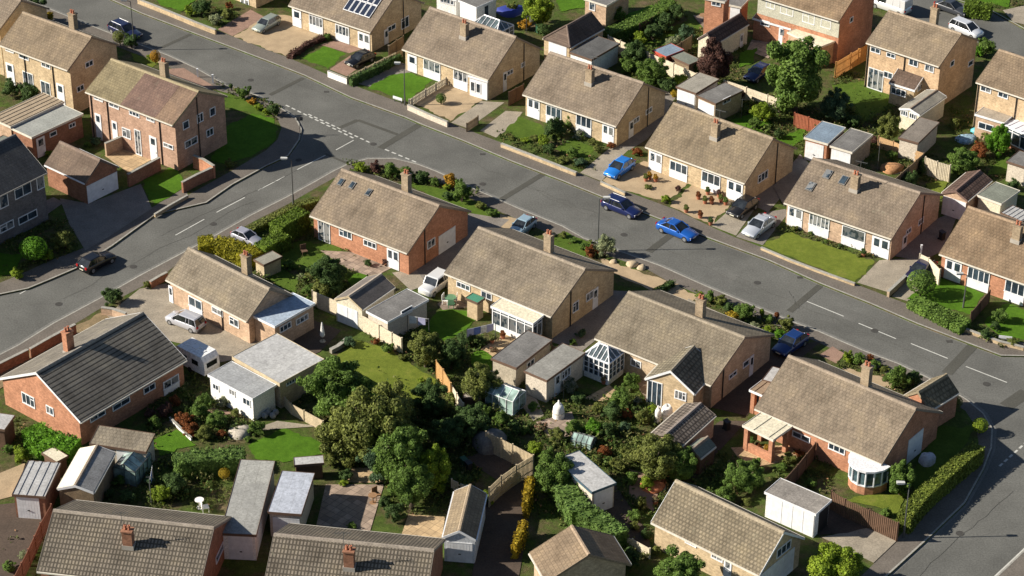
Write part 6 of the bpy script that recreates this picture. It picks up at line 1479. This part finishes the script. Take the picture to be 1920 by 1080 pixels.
# washing lines
def washing(label,a,b_,cols,h=1.9):
    A=G(a,LAND);B=G(b_,LAND); o=A; root=empty('washing_line',label,'washing line',(o.x,o.y,LAND)); d=B-A
    for q in (Vector((0,0,0)),d): MB().tube(q,q+Vector((0,0,h)),.035,seg=6).build('post',M_steel,root)
    MB().tube((0,0,h-.05),d+Vector((0,0,h-.05)),.012,seg=4).build('line',M_white,root)
    u=d.normalized(); n_=len(cols)
    for i,cm in enumerate(cols):
        s=d.length*(i+.6)/(n_+.4); w=.32; pa=u*(s-w)+Vector((0,0,h-.07)); pb=u*(s+w)+Vector((0,0,h-.07)); nn=Vector((-u.y,u.x,0))*.02
        MB().prism([pa-Vector((0,0,.75)),pb-Vector((0,0,.62)),pb,pa],nn).build('cloth',cm,root)
wm=M_rwhite; bm_=paint('blue_cloth',(.12,.18,.45),.9); pm_=paint('lilac_cloth',(.42,.42,.6),.9)
washing('washing line with white and blue cloths below the sunroom','C470,850','C730,790',[pm_,bm_,wm,pm_]); washing('washing line in front of the shaded lawn near the pale fence','t650,300','t830,330',[wm,pm_]) 
washing('washing line strung behind the dark framed greenhouse','i820,600','i805,690',[bm_]); washing('washing line beside the hip-roofed garage','o900,330','o1050,300',[wm])
def pole(label,c,h,name='garden_pole'):
    p=G(c,LAND); root=empty(name,label,'pole',(p.x,p.y,LAND)); MB().tube((0,0,0),(0,0,h),.03,seg=6).build('shaft',M_steel,root); MB().tube((-.25,0,h-.05),(.25,0,h-.05),.018,seg=5).build('crossbar',M_steel,root)
pole('clothes pole on the lawn beside the mossy tree','c1278,635',2.2); pole('thin pole behind the dark garage roof','d640,905',3.0); pole('slender pole by the light grey garage side','u670,745',2.0); pole('thin pole beside the white weathervane near the greenhouse','i808,700',2.6)
# wooden swing / trellis
def arch(label,c,rz,w=1.6,d=.5,h=2.0,mat=None):
    p=G(c,LAND); root=empty('garden_arch',label,'garden arch',(p.x,p.y,LAND),rz)
    for s in(-1,1):
        for t_ in(-1,1): MB().box(s*w/2-.04,t_*d/2-.04,0,s*w/2+.04,t_*d/2+.04,h).build('post',mat or M_wood,root)
    b=MB(); b.box(-w/2-.1,-d/2-.08,h,w/2+.1,-d/2+.02,h+.09); MB().box(-w/2-.1,d/2-.02,h,w/2+.1,d/2+.08,h+.09).build('beam',mat or M_wood,root); b.build('beam',mat or M_wood,root)
    for i in range(5): x=-w/2+w*i/4; MB().box(x-.03,-d/2-.15,h+.09,x+.03,d/2+.15,h+.15).build('slat',mat or M_wood,root)
0 and arch('wooden garden arch in the corner of the lawn by the far brick house','1300,52',.6); 0 and arch('small timber arch beside the pale rock garden','395,735',.5)
0 and arch('white framed arch in front of the bungalow with shaded hedged lawn','597,455',.5,1.8,1.0,1.9,M_white)
# ------------------------------------------------------------ camera, light
cam=bpy.data.cameras.new('camera'); co=bpy.data.objects.new('camera',cam); COL.objects.link(co); SC.camera=co
cam.sensor_width=36; cam.lens=FL/1920*36; cam.clip_start=1; cam.clip_end=3000
co.matrix_world=Matrix(((CR.x,CU.x,-CF.x,0),(CR.y,CU.y,-CF.y,0),(CR.z,CU.z,-CF.z,CAMH),(0,0,0,1)))
SUN_EL=radians(30.0); SUN_AZ=radians(267.2)  # compass bearing of the sun, 0=+Y, clockwise
sl=bpy.data.lights.new('sun','SUN'); sl.energy=5.0; sl.angle=radians(.5); sl.color=(1.0,.92,.79)
so=bpy.data.objects.new('sun',sl); COL.objects.link(so)
sd=Vector((sin(SUN_AZ)*cos(SUN_EL),cos(SUN_AZ)*cos(SUN_EL),sin(SUN_EL)))
so.rotation_euler=sd.to_track_quat('Z','Y').to_euler(); so.location=sd*200
w=bpy.data.worlds.new('World'); SC.world=w; w.use_nodes=True; t=w.node_tree
sk=t.nodes.new('ShaderNodeTexSky'); sk.sky_type='NISHITA'; sk.sun_disc=False; sk.air_density=.9; sk.dust_density=.5; sk.sun_elevation=SUN_EL; sk.sun_rotation=SUN_AZ
t.links.new(sk.outputs[0],t.nodes['Background'].inputs[0]); t.nodes['Background'].inputs[1].default_value=.05
SC.view_settings.view_transform='Standard'; SC.view_settings.look='None'; SC.view_settings.gamma=1; SC.view_settings.exposure=.9
SC.render.resolution_x=1024; SC.render.resolution_y=576
SC.cycles.max_bounces=6
